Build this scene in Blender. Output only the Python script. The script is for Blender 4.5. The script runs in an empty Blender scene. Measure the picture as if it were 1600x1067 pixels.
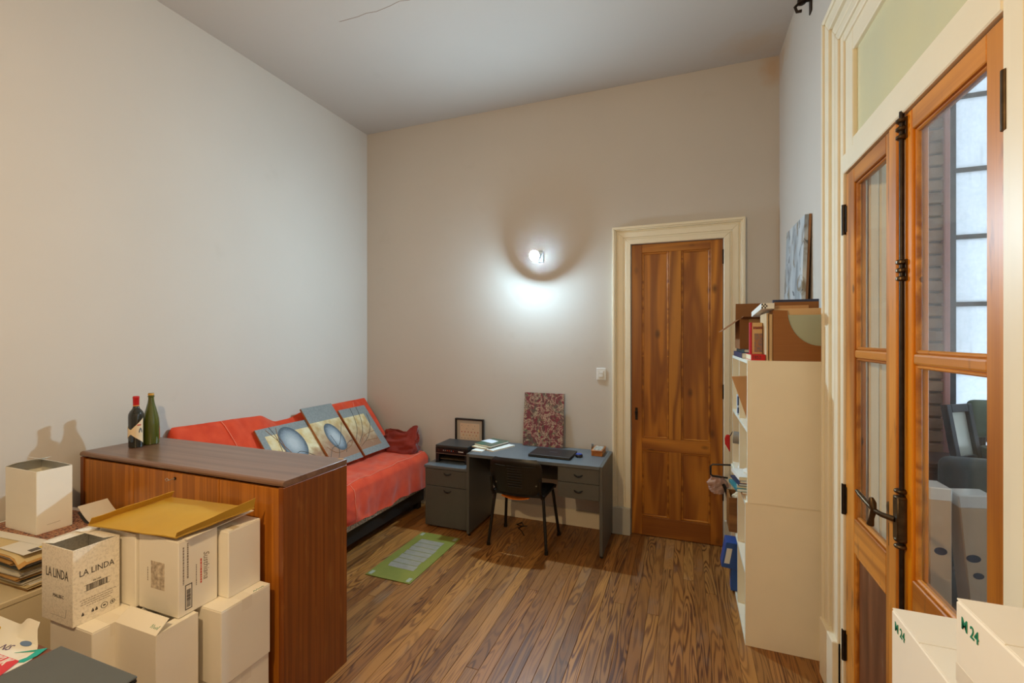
import bpy, bmesh, math, random
from mathutils import Vector, Matrix, noise
random.seed(11)
sc = bpy.context.scene
COL = sc.collection

# ------------------------------------------------------------------ camera, sky, exposure
cam = bpy.data.objects.new('camera', bpy.data.cameras.new('camera'))
COL.objects.link(cam)
cam.location = (0, 0, 1.75)
cam.rotation_euler = (math.pi / 2, 0, math.atan(270 / 711.0))
cam.data.sensor_width = 36.0
cam.data.lens = 36.0 * 711.0 / 1600.0
cam.data.shift_y = -5.5 / 1600.0
cam.data.clip_start = 0.05
sc.camera = cam

world = bpy.data.worlds.new('overcast_sky')
sc.world = world
world.use_nodes = True
bg = world.node_tree.nodes['Background']
bg.inputs[0].default_value = (0.80, 0.90, 1.0, 1)
bg.inputs[1].default_value = 3.0

sc.view_settings.view_transform = 'Standard'
sc.view_settings.look = 'None'
sc.view_settings.gamma = 1.0
sc.view_settings.exposure = 0.26
sc.view_settings.use_curve_mapping = False

LAMP_A = 3600.0      # cool bulb of the wall lamp (emission strength)
LAMP_B = 1450.0     # warm pendant bulb behind the camera's shoulder
COOL = (0.56, 0.82, 1.0)
WARM = (1.0, 0.71, 0.38)

# ------------------------------------------------------------------ helpers
def C(r, g, b):
    def f(v):
        v /= 255.0
        return v / 12.92 if v <= 0.04045 else ((v + 0.055) / 1.055) ** 2.4
    return (f(r), f(g), f(b), 1.0)

MATS = {}
def new_mat(name):
    m = bpy.data.materials.new(name); m.use_nodes = True
    nt = m.node_tree
    return m, nt, nt.nodes['Principled BSDF'], nt.nodes, nt.links

def mathn(nt, op, a, b=None, c=None):
    n = nt.nodes.new('ShaderNodeMath'); n.operation = op
    for i, v in enumerate((a, b, c)):
        if v is None: continue
        if isinstance(v, (int, float)): n.inputs[i].default_value = v
        else: nt.links.new(v, n.inputs[i])
    return n.outputs[0]

def mixc(nt, fac, a, b, mode='MIX'):
    n = nt.nodes.new('ShaderNodeMix'); n.data_type = 'RGBA'; n.blend_type = mode
    for sock, v in ((n.inputs[0], fac), (n.inputs[6], a), (n.inputs[7], b)):
        if isinstance(v, (int, float)): sock.default_value = v
        elif isinstance(v, tuple): sock.default_value = v
        else: nt.links.new(v, sock)
    return n.outputs[2]

def noisen(nt, vec, scale, detail=3, dist=0.0, rough=0.5):
    n = nt.nodes.new('ShaderNodeTexNoise')
    n.inputs['Scale'].default_value = scale; n.inputs['Detail'].default_value = detail
    n.inputs['Distortion'].default_value = dist; n.inputs['Roughness'].default_value = rough
    if vec is not None: nt.links.new(vec, n.inputs['Vector'])
    return n.outputs['Fac']

def ramp(nt, fac, stops):
    n = nt.nodes.new('ShaderNodeValToRGB'); e = n.color_ramp.elements
    while len(e) < len(stops): e.new(0.5)
    for el, (p, c) in zip(e, stops):
        el.position = p; el.color = c if isinstance(c, tuple) else (c, c, c, 1)
    nt.links.new(fac, n.inputs[0])
    return n.outputs[0]

def objvec(nt, scale=(1, 1, 1), rand=0.0):
    tc = nt.nodes.new('ShaderNodeTexCoord')
    v = tc.outputs['Object']
    if rand:
        oi = nt.nodes.new('ShaderNodeObjectInfo')
        k = mathn(nt, 'MULTIPLY', oi.outputs['Random'], rand)
        cb = nt.nodes.new('ShaderNodeCombineXYZ')
        nt.links.new(k, cb.inputs[0]); nt.links.new(k, cb.inputs[1]); nt.links.new(k, cb.inputs[2])
        a = nt.nodes.new('ShaderNodeVectorMath'); a.operation = 'ADD'
        nt.links.new(v, a.inputs[0]); nt.links.new(cb.outputs[0], a.inputs[1]); v = a.outputs[0]
    mp = nt.nodes.new('ShaderNodeVectorMath'); mp.operation = 'MULTIPLY'
    mp.inputs[1].default_value = scale
    nt.links.new(v, mp.inputs[0])
    return mp.outputs[0]

def bump(nt, bs, h, strength=0.2, dist=0.01):
    b = nt.nodes.new('ShaderNodeBump')
    b.inputs['Strength'].default_value = strength; b.inputs['Distance'].default_value = dist
    nt.links.new(h, b.inputs['Height']); nt.links.new(b.outputs[0], bs.inputs['Normal'])

def mat(name, col, rough=0.6, metal=0.0, nz=0.0, ns=8.0, col2=None, bmp=0.0, bsc=40.0, spec=0.5, rand=0.0):
    """plain procedural surface: colour broken up by noise, optional fine relief"""
    if name in MATS: return MATS[name]
    m, nt, bs, N, L = new_mat(name)
    bs.inputs['Roughness'].default_value = rough; bs.inputs['Metallic'].default_value = metal
    bs.inputs['Specular IOR Level'].default_value = spec
    v = objvec(nt, rand=rand)
    if nz or col2:
        c2 = col2 or tuple(x * (1 - nz) for x in col[:3]) + (1,)
        f = noisen(nt, v, ns, 5)
        f = ramp(nt, f, [(0.3, 0.0), (0.7, 1.0)])
        L.new(mixc(nt, f, col, c2), bs.inputs['Base Color'])
    else:
        f = noisen(nt, v, 30, 2)
        L.new(mixc(nt, f, col, tuple(x * 0.95 for x in col[:3]) + (1,)), bs.inputs['Base Color'])
    if bmp:
        bump(nt, bs, noisen(nt, v, bsc, 4), bmp, 0.004)
    MATS[name] = m
    return m

def wood(name, dark, light, axis='Z', rough=0.4, freq=40.0, stretch=(9.0, 0.8), knots=0.0, wear=None, fine=0.35, rand=9.0, vary=0.0, coat=0.0):
    """figured wood, grain running along `axis` of the object"""
    if name in MATS: return MATS[name]
    m, nt, bs, N, L = new_mat(name)
    s = [stretch[0]] * 3; s['XYZ'.index(axis)] = stretch[1]
    v = objvec(nt, tuple(s), rand)
    n1 = noisen(nt, v, 1.0, 2, 0.6)
    g = mathn(nt, 'SINE', mathn(nt, 'MULTIPLY', n1, freq))
    g = mathn(nt, 'MULTIPLY_ADD', g, 0.5, 0.5)
    s2 = [160.0] * 3; s2['XYZ'.index(axis)] = 3.0
    f2 = noisen(nt, objvec(nt, tuple(s2), rand), 1.0, 3)
    f = mathn(nt, 'ADD', mathn(nt, 'MULTIPLY', g, 1.0 - fine), mathn(nt, 'MULTIPLY', f2, fine))
    col = mixc(nt, ramp(nt, f, [(0.15, 0.0), (0.85, 1.0)]), light, dark)
    big = noisen(nt, objvec(nt, (1.5, 1.5, 1.5), rand), 1.0, 3)
    col = mixc(nt, ramp(nt, big, [(0.35, 0.0), (0.75, 0.45)]), col, dark)
    if vary:
        oi = N.new('ShaderNodeObjectInfo')
        hv = N.new('ShaderNodeHueSaturation')
        L.new(mathn(nt, 'MULTIPLY_ADD', oi.outputs['Random'], vary, 1.0 - vary * 0.5), hv.inputs['Value'])
        L.new(col, hv.inputs['Color']); col = hv.outputs[0]
    if knots:
        s3 = [6.5] * 3; s3['XYZ'.index(axis)] = 3.6
        vo = N.new('ShaderNodeTexVoronoi'); vo.inputs['Scale'].default_value = 1.0
        L.new(objvec(nt, tuple(s3), rand), vo.inputs['Vector'])
        kk = ramp(nt, vo.outputs['Distance'], [(0.06, 1.0), (knots, 0.0)])
        col = mixc(nt, mathn(nt, 'MULTIPLY', kk, 0.75), col, tuple(x * 0.25 for x in dark[:3]) + (1,))
    if wear:
        wn = noisen(nt, objvec(nt, (30, 30, 5), rand), 1.0, 6)
        col = mixc(nt, ramp(nt, wn, [(0.60, 0.0), (0.72, 0.6)]), col, wear)
    L.new(col, bs.inputs['Base Color'])
    bs.inputs['Roughness'].default_value = rough
    if coat: bs.inputs['Coat Weight'].default_value = coat; bs.inputs['Coat Roughness'].default_value = 0.25
    bump(nt, bs, f, 0.12, 0.002)
    MATS[name] = m
    return m

def emit(name, col, strength):
    m, nt, bs, N, L = new_mat(name)
    e = N.new('ShaderNodeEmission'); e.inputs[0].default_value = col + (1,) if len(col) == 3 else col
    e.inputs[1].default_value = strength
    L.new(e.outputs[0], N['Material Output'].inputs[0])
    MATS[name] = m
    return m

class G:
    """collects shapes into one bmesh; done() links them as ONE mesh object"""
    def __init__(s): s.bm = bmesh.new()
    def box(s, x0, x1, y0, y1, z0, z1, mx=None):
        vs = [s.bm.verts.new((x, y, z)) for z in (z0, z1) for y in (y0, y1) for x in (x0, x1)]
        for f in ((0, 2, 3, 1), (4, 5, 7, 6), (0, 1, 5, 4), (2, 6, 7, 3), (0, 4, 6, 2), (1, 3, 7, 5)):
            s.bm.faces.new([vs[i] for i in f])
        if mx is not None:
            for v in vs: v.co = mx @ v.co
        return s
    def hexa(s, pts):
        vs = [s.bm.verts.new(p) for p in pts]
        for f in ((0, 2, 3, 1), (4, 5, 7, 6), (0, 1, 5, 4), (2, 6, 7, 3), (0, 4, 6, 2), (1, 3, 7, 5)):
            s.bm.faces.new([vs[i] for i in f])
        return s
    def prism(s, poly, axis, a, b):
        """poly: 2-D outline in the other two axes (cyclic order kept), extruded along axis"""
        def P(u, v, w): return {'X': (w, u, v), 'Y': (u, w, v), 'Z': (u, v, w)}[axis]
        A = [s.bm.verts.new(P(u, v, a)) for u, v in poly]; B = [s.bm.verts.new(P(u, v, b)) for u, v in poly]
        n = len(poly)
        s.bm.faces.new(A); s.bm.faces.new(B[::-1])
        for i in range(n): s.bm.faces.new((A[i], B[i], B[(i + 1) % n], A[(i + 1) % n]))
        return s
    def tube(s, pts, r, n=8, caps=True):
        pts = [Vector(p) for p in pts]; rings = []
        rr = r if isinstance(r, (list, tuple)) else [r] * len(pts)
        up = None
        for i, p in enumerate(pts):
            d = (pts[min(i + 1, len(pts) - 1)] - pts[max(i - 1, 0)]).normalized()
            if up is None:
                up = Vector((0, 0, 1)) if abs(d.z) < 0.9 else Vector((1, 0, 0))
            a = d.cross(up).normalized(); b = a.cross(d).normalized(); up = b
            rings.append([s.bm.verts.new(p + (a * math.cos(t) + b * math.sin(t)) * rr[i]) for t in [2 * math.pi * k / n for k in range(n)]])
        for A, B in zip(rings, rings[1:]):
            for k in range(n): s.bm.faces.new((A[k], A[(k + 1) % n], B[(k + 1) % n], B[k]))
        if caps: s.bm.faces.new(rings[0]); s.bm.faces.new(rings[-1][::-1])
        return s
    def lathe(s, prof, n=28, c=(0, 0, 0), mx=None):
        rings = []
        for r, z in prof:
            rings.append([s.bm.verts.new(((r * math.cos(2 * math.pi * k / n)), (r * math.sin(2 * math.pi * k / n)), z)) for k in range(n)])
        for A, B in zip(rings, rings[1:]):
            for k in range(n): s.bm.faces.new((A[k], A[(k + 1) % n], B[(k + 1) % n], B[k]))
        s.bm.faces.new(rings[0][::-1]); s.bm.faces.new(rings[-1])
        for R in rings:
            for v in R:
                v.co = (mx @ v.co) if mx is not None else v.co + Vector(c)
        return s
    def sheet(s, fn, nu, nv, th=0.0):
        """surface fn(u,v), u,v in 0..1, with real thickness th"""
        V = [[s.bm.verts.new(fn(i / nu, j / nv)) for j in range(nv + 1)] for i in range(nu + 1)]
        F = []
        for i in range(nu):
            for j in range(nv): F.append(s.bm.faces.new((V[i][j], V[i + 1][j], V[i + 1][j + 1], V[i][j + 1])))
        if th:
            s.bm.normal_update()
            bmesh.ops.solidify(s.bm, geom=F, thickness=th)
        return s
    def done(s, name, m, parent=None, bev=0.0, seg=1, smooth=False, world=True, recalc=True):
        bm = s.bm
        if recalc: bmesh.ops.recalc_face_normals(bm, faces=bm.faces)
        if bev:
            es = [e for e in bm.edges if len(e.link_faces) == 2 and e.calc_face_angle(0) > 0.5]
            bmesh.ops.bevel(bm, geom=es, offset=bev, segments=seg, affect='EDGES', profile=0.5, clamp_overlap=True)
        if parent is None:
            xs = [v.co.x for v in bm.verts]; ys = [v.co.y for v in bm.verts]; zs = [v.co.z for v in bm.verts]
            o0 = Vector(((min(xs) + max(xs)) / 2, (min(ys) + max(ys)) / 2, min(zs)))
        else:
            p = parent; o0 = Vector((0, 0, 0))
            while p is not None: o0 = o0 + Vector(p.location); p = p.parent
        if world:
            for v in bm.verts: v.co -= o0
        me = bpy.data.meshes.new(name); bm.to_mesh(me); bm.free()
        if smooth:
            me.polygons.foreach_set('use_smooth', [True] * len(me.polygons))
            me.set_sharp_from_angle(angle=math.radians(38))
        me.materials.append(m)
        o = bpy.data.objects.new(name, me); COL.objects.link(o)
        if parent is None and world: o.location = o0
        if parent is not None: o.parent = parent
        return o

def tag(o, label, cat, group=None, kind=None):
    o['label'] = label
    if cat: o['category'] = cat
    if group: o['group'] = group
    if kind: o['kind'] = kind
    return o
def thing(name, label, cat, loc=(0, 0, 0), rz=0.0, group=None, kind=None):
    o = bpy.data.objects.new(name, None); COL.objects.link(o)
    o.empty_display_size = 0.05
    o.location = loc; o.rotation_euler = (0, 0, rz)
    return tag(o, label, cat, group, kind)
def struct(o, label, cat): return tag(o, label, cat, kind='structure')
def bx(name, m, parent, x0, x1, y0, y1, z0, z1, bev=0.002, seg=1, world=True, smooth=False):
    return G().box(x0, x1, y0, y1, z0, z1).done(name, m, parent, bev, seg, smooth, world)

def basis(o, xa, ya):
    """matrix: local x -> xa, local y -> ya, local z -> xa x ya, origin o"""
    xa = Vector(xa).normalized(); ya = Vector(ya).normalized(); za = xa.cross(ya)
    return Matrix(((xa.x, ya.x, za.x, o[0]), (xa.y, ya.y, za.y, o[1]), (xa.z, ya.z, za.z, o[2]), (0, 0, 0, 1)))

def text(body, size, m, parent, mx, name='lettering', sx=1.0, shear=0.0, align='CENTER', th=0.0004, bold=0.0):
    cu = bpy.data.curves.new(name, 'FONT')
    cu.body = body; cu.size = size; cu.align_x = align; cu.align_y = 'CENTER'
    cu.resolution_u = 2; cu.extrude = th; cu.shear = shear; cu.offset = bold
    tmp = bpy.data.objects.new('tmp', cu)
    me = bpy.data.meshes.new_from_object(tmp)
    bpy.data.objects.remove(tmp); bpy.data.curves.remove(cu)
    me.transform(Matrix.Diagonal((sx, 1, 1, 1)))
    me.transform(mx)
    o0 = Vector((0, 0, 0)); p = parent
    while p is not None: o0 = o0 + Vector(p.location); p = p.parent
    me.transform(Matrix.Translation(-o0))
    me.materials.clear(); me.materials.append(m)
    me.name = name
    o = bpy.data.objects.new(name, me); COL.objects.link(o); o.parent = parent
    return o

def nz3(x, y, z): return noise.noise(Vector((x, y, z)))
def lerp(a, b, t): return a + (b - a) * t
def sstep(a, b, x):
    t = max(0.0, min(1.0, (x - a) / (b - a))); return t * t * (3 - 2 * t)

# ------------------------------------------------------------------ materials of the room
def wall_paint(name, col, stains):
    m, nt, bs, N, L = new_mat(name)
    v = objvec(nt)
    f = noisen(nt, v, 0.8, 5)
    col2 = tuple(x * 0.93 for x in col[:3]) + (1,)
    c = mixc(nt, ramp(nt, f, [(0.3, 0.0), (0.75, 1.0)]), col, col2)
    f2 = noisen(nt, v, 3.5, 6)
    c = mixc(nt, ramp(nt, f2, [(0.66, 0.0), (0.8, 0.10)]), c, C(150, 140, 120))
    g = N.new('ShaderNodeTexCoord'); geo = N.new('ShaderNodeNewGeometry')
    for (p, r, sc_col, amt) in stains:          # damp marks with a shape of their own
        d = N.new('ShaderNodeVectorMath'); d.operation = 'SUBTRACT'
        L.new(geo.outputs['Position'], d.inputs[0]); d.inputs[1].default_value = p
        q = N.new('ShaderNodeVectorMath'); q.operation = 'DIVIDE'
        L.new(d.outputs[0], q.inputs[0]); q.inputs[1].default_value = r
        ln = N.new('ShaderNodeVectorMath'); ln.operation = 'LENGTH'; L.new(q.outputs[0], ln.inputs[0])
        k = mathn(nt, 'ADD', ln.outputs['Value'], mathn(nt, 'MULTIPLY', noisen(nt, v, 9.0, 4), 1.2))
        c = mixc(nt, ramp(nt, mathn(nt, 'MULTIPLY', k, 0.5), [(0.42, amt), (0.85, 0.0)]), c, sc_col)
    L.new(c, bs.inputs['Base Color'])
    bs.inputs['Roughness'].default_value = 0.85; bs.inputs['Specular IOR Level'].default_value = 0.2
    bump(nt, bs, noisen(nt, v, 14, 6), 0.10, 0.01)
    MATS[name] = m
    return m
WALL = wall_paint('wall_paint', C(208, 201, 192), [((0.66, 4.18, 3.93), (0.10, 0.3, 0.16), C(196, 150, 90), 0.45), ((0.71, 3.9, 3.95), (0.2, 0.25, 0.12), C(205, 170, 120), 0.25)])
CEIL = wall_paint('ceiling_paint', C(194, 186, 178), [((0.5, 3.95, 4.02), (0.3, 0.2, 0.2), C(190, 165, 135), 0.5)])
CREAM = mat('cream_gloss_paint', C(242, 232, 206), 0.42, nz=0.06, ns=4)
CREAM2 = mat('cream_flat_paint', C(242, 232, 208), 0.55, nz=0.06, ns=3)
PLANK = None

# ------------------------------------------------------------------ the room
XL, XR, YB, YF, H = -3.32, 0.71, 4.18, -2.6, 4.02

def plank_mat():
    m, nt, bs, N, L = new_mat('pitch_pine_planks')
    v = objvec(nt, (13.0, 1.1, 13.0), 37.0)
    n1 = noisen(nt, v, 1.0, 1.5, 0.7)
    g = mathn(nt, 'MULTIPLY_ADD', mathn(nt, 'SINE', mathn(nt, 'MULTIPLY', n1, 75.0)), 0.5, 0.5)
    f2 = noisen(nt, objvec(nt, (220.0, 5.0, 50.0), 37.0), 1.0, 3)
    oi = N.new('ShaderNodeObjectInfo')
    base = ramp(nt, oi.outputs['Random'], [(0.0, C(128, 82, 36)), (0.3, C(166, 110, 52)), (0.55, C(150, 102, 50)), (0.8, C(180, 124, 60)), (1.0, C(120, 80, 40))])
    dark = mixc(nt, 1.0, base, C(136, 108, 84), 'MULTIPLY')
    gr = ramp(nt, mathn(nt, 'ADD', mathn(nt, 'MULTIPLY', g, 0.75), mathn(nt, 'MULTIPLY', f2, 0.25)), [(0.40, 0.0), (0.90, 1.0)])
    patch = noisen(nt, objvec(nt, (2.2, 0.9, 1.0), 37.0), 1.0, 3)
    gr = mathn(nt, 'MULTIPLY', gr, ramp(nt, patch, [(0.35, 0.35), (0.65, 1.0)]))
    c = mixc(nt, gr, base, dark)
    wear = noisen(nt, objvec(nt, (5, 3, 5), 5.0), 1.0, 5)
    c = mixc(nt, ramp(nt, wear, [(0.58, 0.0), (0.8, 0.35)]), c, C(140, 122, 104))
    L.new(c, bs.inputs['Base Color'])
    L.new(ramp(nt, wear, [(0.3, 0.36), (0.75, 0.55)]), bs.inputs['Roughness'])
    bump(nt, bs, gr, 0.08, 0.002)
    return m
PLANK = plank_mat()
SEAM = mat('floor_joint_dust', C(150, 124, 92), 0.9, nz=0.5, ns=20)

floor = struct(bx('floor', SEAM, None, XL - 0.15, XR, YF - 0.1, YB + 0.06, -0.08, -0.004, 0), 'narrow pine plank floor running towards the desk wall', 'floor')
pw = (XR - XL) / 56.0
for i in range(56):
    x0 = XL + i * pw
    y = YF
    while y < YB + 0.05:
        ln = random.uniform(2.2, 4.6)
        y1 = min(y + ln, YB + 0.06)
        if YB + 0.06 - y1 < 0.5: y1 = YB + 0.06
        G().box(x0 + 0.0007, x0 + pw - 0.0007, y + 0.0008, y1 - 0.0008, -0.004 + 0.0, random.uniform(-0.0007, 0.0)).done('plank', PLANK, floor, 0.0012)
        y = y1

ceil_o = struct(bx('ceiling', CEIL, None, XL - 0.15, XR + 0.24, YF - 0.15, YB + 0.2, H, H + 0.12, 0), 'plain off-white plaster ceiling with a hairline crack', 'ceiling')
CRACK = mat('crack_line', C(140, 116, 96), 0.9)
ck = [(-1.55, 2.60), (-1.73, 2.613), (-1.80, 2.598), (-1.88, 2.612), (-2.006, 2.624), (-2.08, 2.612), (-2.156, 2.62), (-2.32, 2.614)]
g = G()
for a, b in zip(ck, ck[1:]):
    w = 0.0016
    g.hexa([(a[0], a[1] - w, H - 0.0008), (b[0], b[1] - w, H - 0.0008), (a[0], a[1] + w, H - 0.0008), (b[0], b[1] + w, H - 0.0008),
            (a[0], a[1] - w, H + 0.001), (b[0], b[1] - w, H + 0.001), (a[0], a[1] + w, H + 0.001), (b[0], b[1] + w, H + 0.001)])
g.done('crack', CRACK, ceil_o)

struct(bx('wall_left', WALL, None, XL - 0.15, XL, YF - 0.15, YB + 0.2, 0, H, 0), 'long bare off-white wall behind the red sofa bed', 'wall')
DX0, DX1, DZ = -0.447, 0.300, 2.582
wb = G().box(XL, DX0, YB, YB + 0.06, 0, H).box(DX1, XR + 0.24, YB, YB + 0.06, 0, H).box(DX0, DX1, YB, YB + 0.06, DZ, H)
wb.box(XL, XR + 0.24, YB + 0.06, YB + 0.2, 0, H)
struct(wb.done('wall_back', WALL), 'off-white wall with the lit wall lamp and panelled door', 'wall')
FY0, FY1, FZ = 1.348, 2.575, 3.170
wr = G().box(XR, XR + 0.24, YF, FY0, 0, H).box(XR, XR + 0.24, FY1, YB, 0, H).box(XR, XR + 0.24, FY0, FY1, FZ, H)
struct(wr.done('wall_right', WALL), 'off-white wall with the glazed double door', 'wall')
struct(bx('wall_front', WALL, None, XL, XR + 0.24, YF - 0.15, YF, 0, H, 0), 'plain off-white wall behind the camera', 'wall')

# baseboards
def baseboard(name, x0, x1, y0, y1, lab):
    g = G().box(x0, x1, y0, y1, 0, 0.15)
    struct(g.done(name, CREAM2, None, 0.004), lab, 'baseboard')
baseboard('baseboard_back', XL + 0.015, DX0 - 0.165, YB - 0.016, YB, 'cream baseboard under the grey desk')
baseboard('baseboard_left', XL, XL + 0.015, YF, YB, 'cream baseboard along the sofa bed wall')
baseboard('baseboard_right', XR - 0.015, XR, 2.81, YB - 0.001, 'cream baseboard behind the tall cube shelves')

# door casing on the back wall (stepped architrave with plinth blocks)
def casing(name, a0, a1, ztop, w, to_world, label, plinth=0.24, pl_m=None):
    """architrave round an opening a0..a1 wide, ztop high; to_world(u, depth, z) maps along-wall, out-of-wall, up"""
    steps = [(0.000, 0.045, 0.030), (0.045, 0.062, 0.022), (0.062, 0.110, 0.026), (0.110, 0.125, 0.018), (0.125, w - 0.022, 0.036), (w - 0.022, w, 0.046)]
    g = G()
    for (i0, i1, t) in steps:
        for sgn, a in ((-1, a0), (1, a1)):
            u0, u1 = a + sgn * i0, a + sgn * i1
            P = [to_world(u, d, z) for z in (0.0, 'top') for d in (0.0, t) for u in (u0, u1)] if False else None
            pts = []
            for zi in (0, 1):
                for d in (0.0, t):
                    for u, ii in ((u0, i0), (u1, i1)):
                        pts.append(to_world(u, d, 0.0 if zi == 0 else ztop + ii))
            g.hexa(pts)
        pts = []
        for zi, ii in ((0, i0), (1, i1)):
            for d in (0.0, t):
                for sgn, a in ((-1, a0), (1, a1)):
                    pts.append(to_world(a + sgn * ii, d, ztop + ii))
        g.hexa(pts)
    o = struct(g.done(name, CREAM, None, 0.003), label, 'door casing')
    for sgn, a in ((-1, a0), (1, a1)):
        g = G(); pts = []
        for z in (0.0, plinth):
            for d in (0.0, 0.052):
                for u in (a, a + sgn * (w + 0.006)): pts.append(to_world(u, d, z))
        g.hexa(pts).done('plinth_block', pl_m or CREAM, o, 0.004)
    return o
casing('trim_1', DX0 - 0.004, DX1 + 0.004, DZ, 0.158, lambda u, d, z: (u, YB - d, z), 'cream stepped casing round the wooden panelled door', pl_m=mat('pale_grey_paint', C(196, 194, 182), 0.5, nz=0.1, ns=6))
casing('trim_2', FY0, FY1, FZ, 0.215, lambda u, d, z: (XR - d, u, z), 'cream stepped casing round the glazed double door', plinth=0.30)

# ------------------------------------------------------------------ panelled wooden door (door_1)
PINE = wood('old_pine_stain', C(136, 76, 18), C(198, 128, 40), 'Z', 0.42, 26.0, (5.0, 0.5), knots=0.19, rand=11.0, vary=0.16)
PINEX = wood('old_pine_stain_cross', C(136, 76, 18), C(196, 126, 40), 'X', 0.42, 26.0, (5.0, 0.5), knots=0.16, rand=11.0, vary=0.16)
IRON = mat('dark_iron', C(62, 52, 44), 0.45, 0.8, nz=0.4, ns=40)
BRONZE = mat('worn_bronze', C(98, 78, 54), 0.38, 0.85, nz=0.5, ns=30)
d1 = thing('door_1', 'orange-brown pine door with four sunk panels', 'door', (DX0 + 0.37, YB + 0.0, 0.006), kind='structure')
dy0, dy1 = YB + 0.008, YB + 0.052
a0, a1 = DX0 + 0.003, DX1 - 0.003
st = [(a0, a0 + 0.088), (a1 - 0.094, a1)]
mu = (a0 + 0.315, a0 + 0.415)
for s in st: bx('stile', PINE, d1, s[0], s[1], dy0, dy1, 0.006, DZ - 0.004, 0.002)
for z0, z1 in ((0.006, 0.173), (0.757, 0.865), (2.505, DZ - 0.004)):
    bx('rail', PINEX, d1, st[0][1], st[1][0], dy0, dy1, z0, z1, 0.002)
for z0, z1 in ((0.173, 0.757), (0.865, 2.505)):
    bx('mullion', PINE, d1, mu[0], mu[1], dy0, dy1, z0, z1, 0.002)
    for x0, x1 in ((st[0][1], mu[0]), (mu[1], st[1][0])):
        bx('panel', PINE, d1, x0, x1, dy0 + 0.016, dy1 - 0.008, z0, z1, 0)
        g = G(); t = 0.016
        g.box(x0, x0 + t, dy0 + 0.005, dy0 + 0.02, z0, z1).box(x1 - t, x1, dy0 + 0.005, dy0 + 0.02, z0, z1)
        g.box(x0 + t, x1 - t, dy0 + 0.005, dy0 + 0.02, z0, z0 + t).box(x0 + t, x1 - t, dy0 + 0.005, dy0 + 0.02, z1 - t, z1)
        g.done('moulding', PINEX, d1, 0.004)
h = G().box(a0 + 0.03, a0 + 0.052, dy0 - 0.004, dy0, 1.02, 1.13).done('escutcheon', IRON, d1, 0.002)
G().tube([(a0 + 0.041, dy0 - 0.003, 1.075), (a0 + 0.041, dy0 - 0.035, 1.075)], 0.005).tube([(a0 + 0.041, dy0 - 0.035, 1.062), (a0 + 0.041, dy0 - 0.035, 1.10)], [0.006, 0.012]).done('key', IRON, d1, 0, 1, True)
for z in (0.45, 1.30, 2.43):
    G().tube([(a1 + 0.004, dy0 - 0.008, z - 0.06), (a1 + 0.004, dy0 - 0.008, z + 0.06)], 0.008).done('hinge', IRON, d1, 0, 1, True)

# ------------------------------------------------------------------ glazed double door (door_2)
FW = wood('french_door_pine', C(160, 92, 22), C(222, 148, 54), 'Z', 0.36, 24.0, (6.0, 0.5), knots=0.10, wear=C(96, 52, 24), rand=13.0, vary=0.15, coat=0.15)
FWH = wood('french_door_pine_cross', C(160, 92, 22), C(220, 146, 54), 'Y', 0.36, 24.0, (6.0, 0.5), knots=0.08, wear=C(110, 74, 44), rand=13.0, vary=0.15, coat=0.15)
FWO = wood('orange_varnished_pine', C(190, 104, 8), C(240, 150, 20), 'Z', 0.30, 24.0, (8.0, 0.5), wear=C(120, 66, 14), rand=13.0, coat=0.2)
FWP = wood('dark_bottom_panel', C(92, 52, 28), C(128, 80, 48), 'Z', 0.5, 22.0, (5.0, 0.6), wear=C(140, 112, 90), rand=5.0)

def dusty_glass(name, tint, haze, streak):
    """clear pane with a film of dust and dried streaks"""
    m, nt, bs, N, L = new_mat(name)
    N.remove(bs)
    tr = N.new('ShaderNodeBsdfTransparent'); tr.inputs[0].default_value = tint
    gl = N.new('ShaderNodeBsdfGlossy'); gl.inputs['Roughness'].default_value = 0.03; gl.inputs[0].default_value = (0.9, 0.9, 0.9, 1)
    df = N.new('ShaderNodeBsdfDiffuse'); df.inputs[0].default_value = C(214, 216, 212)
    tl = N.new('ShaderNodeBsdfTranslucent'); tl.inputs[0].default_value = C(214, 220, 224)
    ds = N.new('ShaderNodeMixShader'); ds.inputs[0].default_value = 0.5
    L.new(df.outputs[0], ds.inputs[1]); L.new(tl.outputs[0], ds.inputs[2])
    n = noisen(nt, objvec(nt, (4.0, 4.0, 2.0)), 1.0, 6)
    n2 = noisen(nt, objvec(nt, (40.0, 40.0, 6.0)), 1.0, 4)
    f = mathn(nt, 'ADD', ramp(nt, n, [(0.35, haze * 0.5), (0.8, haze * 1.9)]), ramp(nt, n2, [(0.6, 0.0), (0.8, streak)]))
    m1 = N.new('ShaderNodeMixShader'); L.new(f, m1.inputs[0]); L.new(tr.outputs[0], m1.inputs[1]); L.new(ds.outputs[0], m1.inputs[2])
    lw = N.new('ShaderNodeLayerWeight'); lw.inputs[0].default_value = 0.5
    fr = mathn(nt, 'MULTIPLY_ADD', mathn(nt, 'POWER', lw.outputs['Facing'], 5.0), 0.22, 0.02)
    m2 = N.new('ShaderNodeMixShader'); L.new(fr, m2.inputs[0]); L.new(m1.outputs[0], m2.inputs[1]); L.new(gl.outputs[0], m2.inputs[2])
    L.new(m2.outputs[0], N['Material Output'].inputs[0])
    MATS[name] = m
    return m
def opaque_pane():  # opaque pane, mottled pale yellow to grey-green, not see-through
    m, nt, bs, N, L = new_mat('opaque_pale_glass')
    n = noisen(nt, objvec(nt, (3, 3, 1.2)), 1.0, 4)
    L.new(mixc(nt, n, C(232, 224, 172), C(206, 210, 186)), bs.inputs['Base Color'])
    bs.inputs['Roughness'].default_value = 0.22
    return m
PANE = dusty_glass('dusty_window_glass', (0.99, 0.995, 0.993, 1), 0.025, 0.06)
PANEH = dusty_glass('hazy_window_glass', (0.99, 0.995, 0.993, 1), 0.13, 0.12)
TPANE = opaque_pane()

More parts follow.
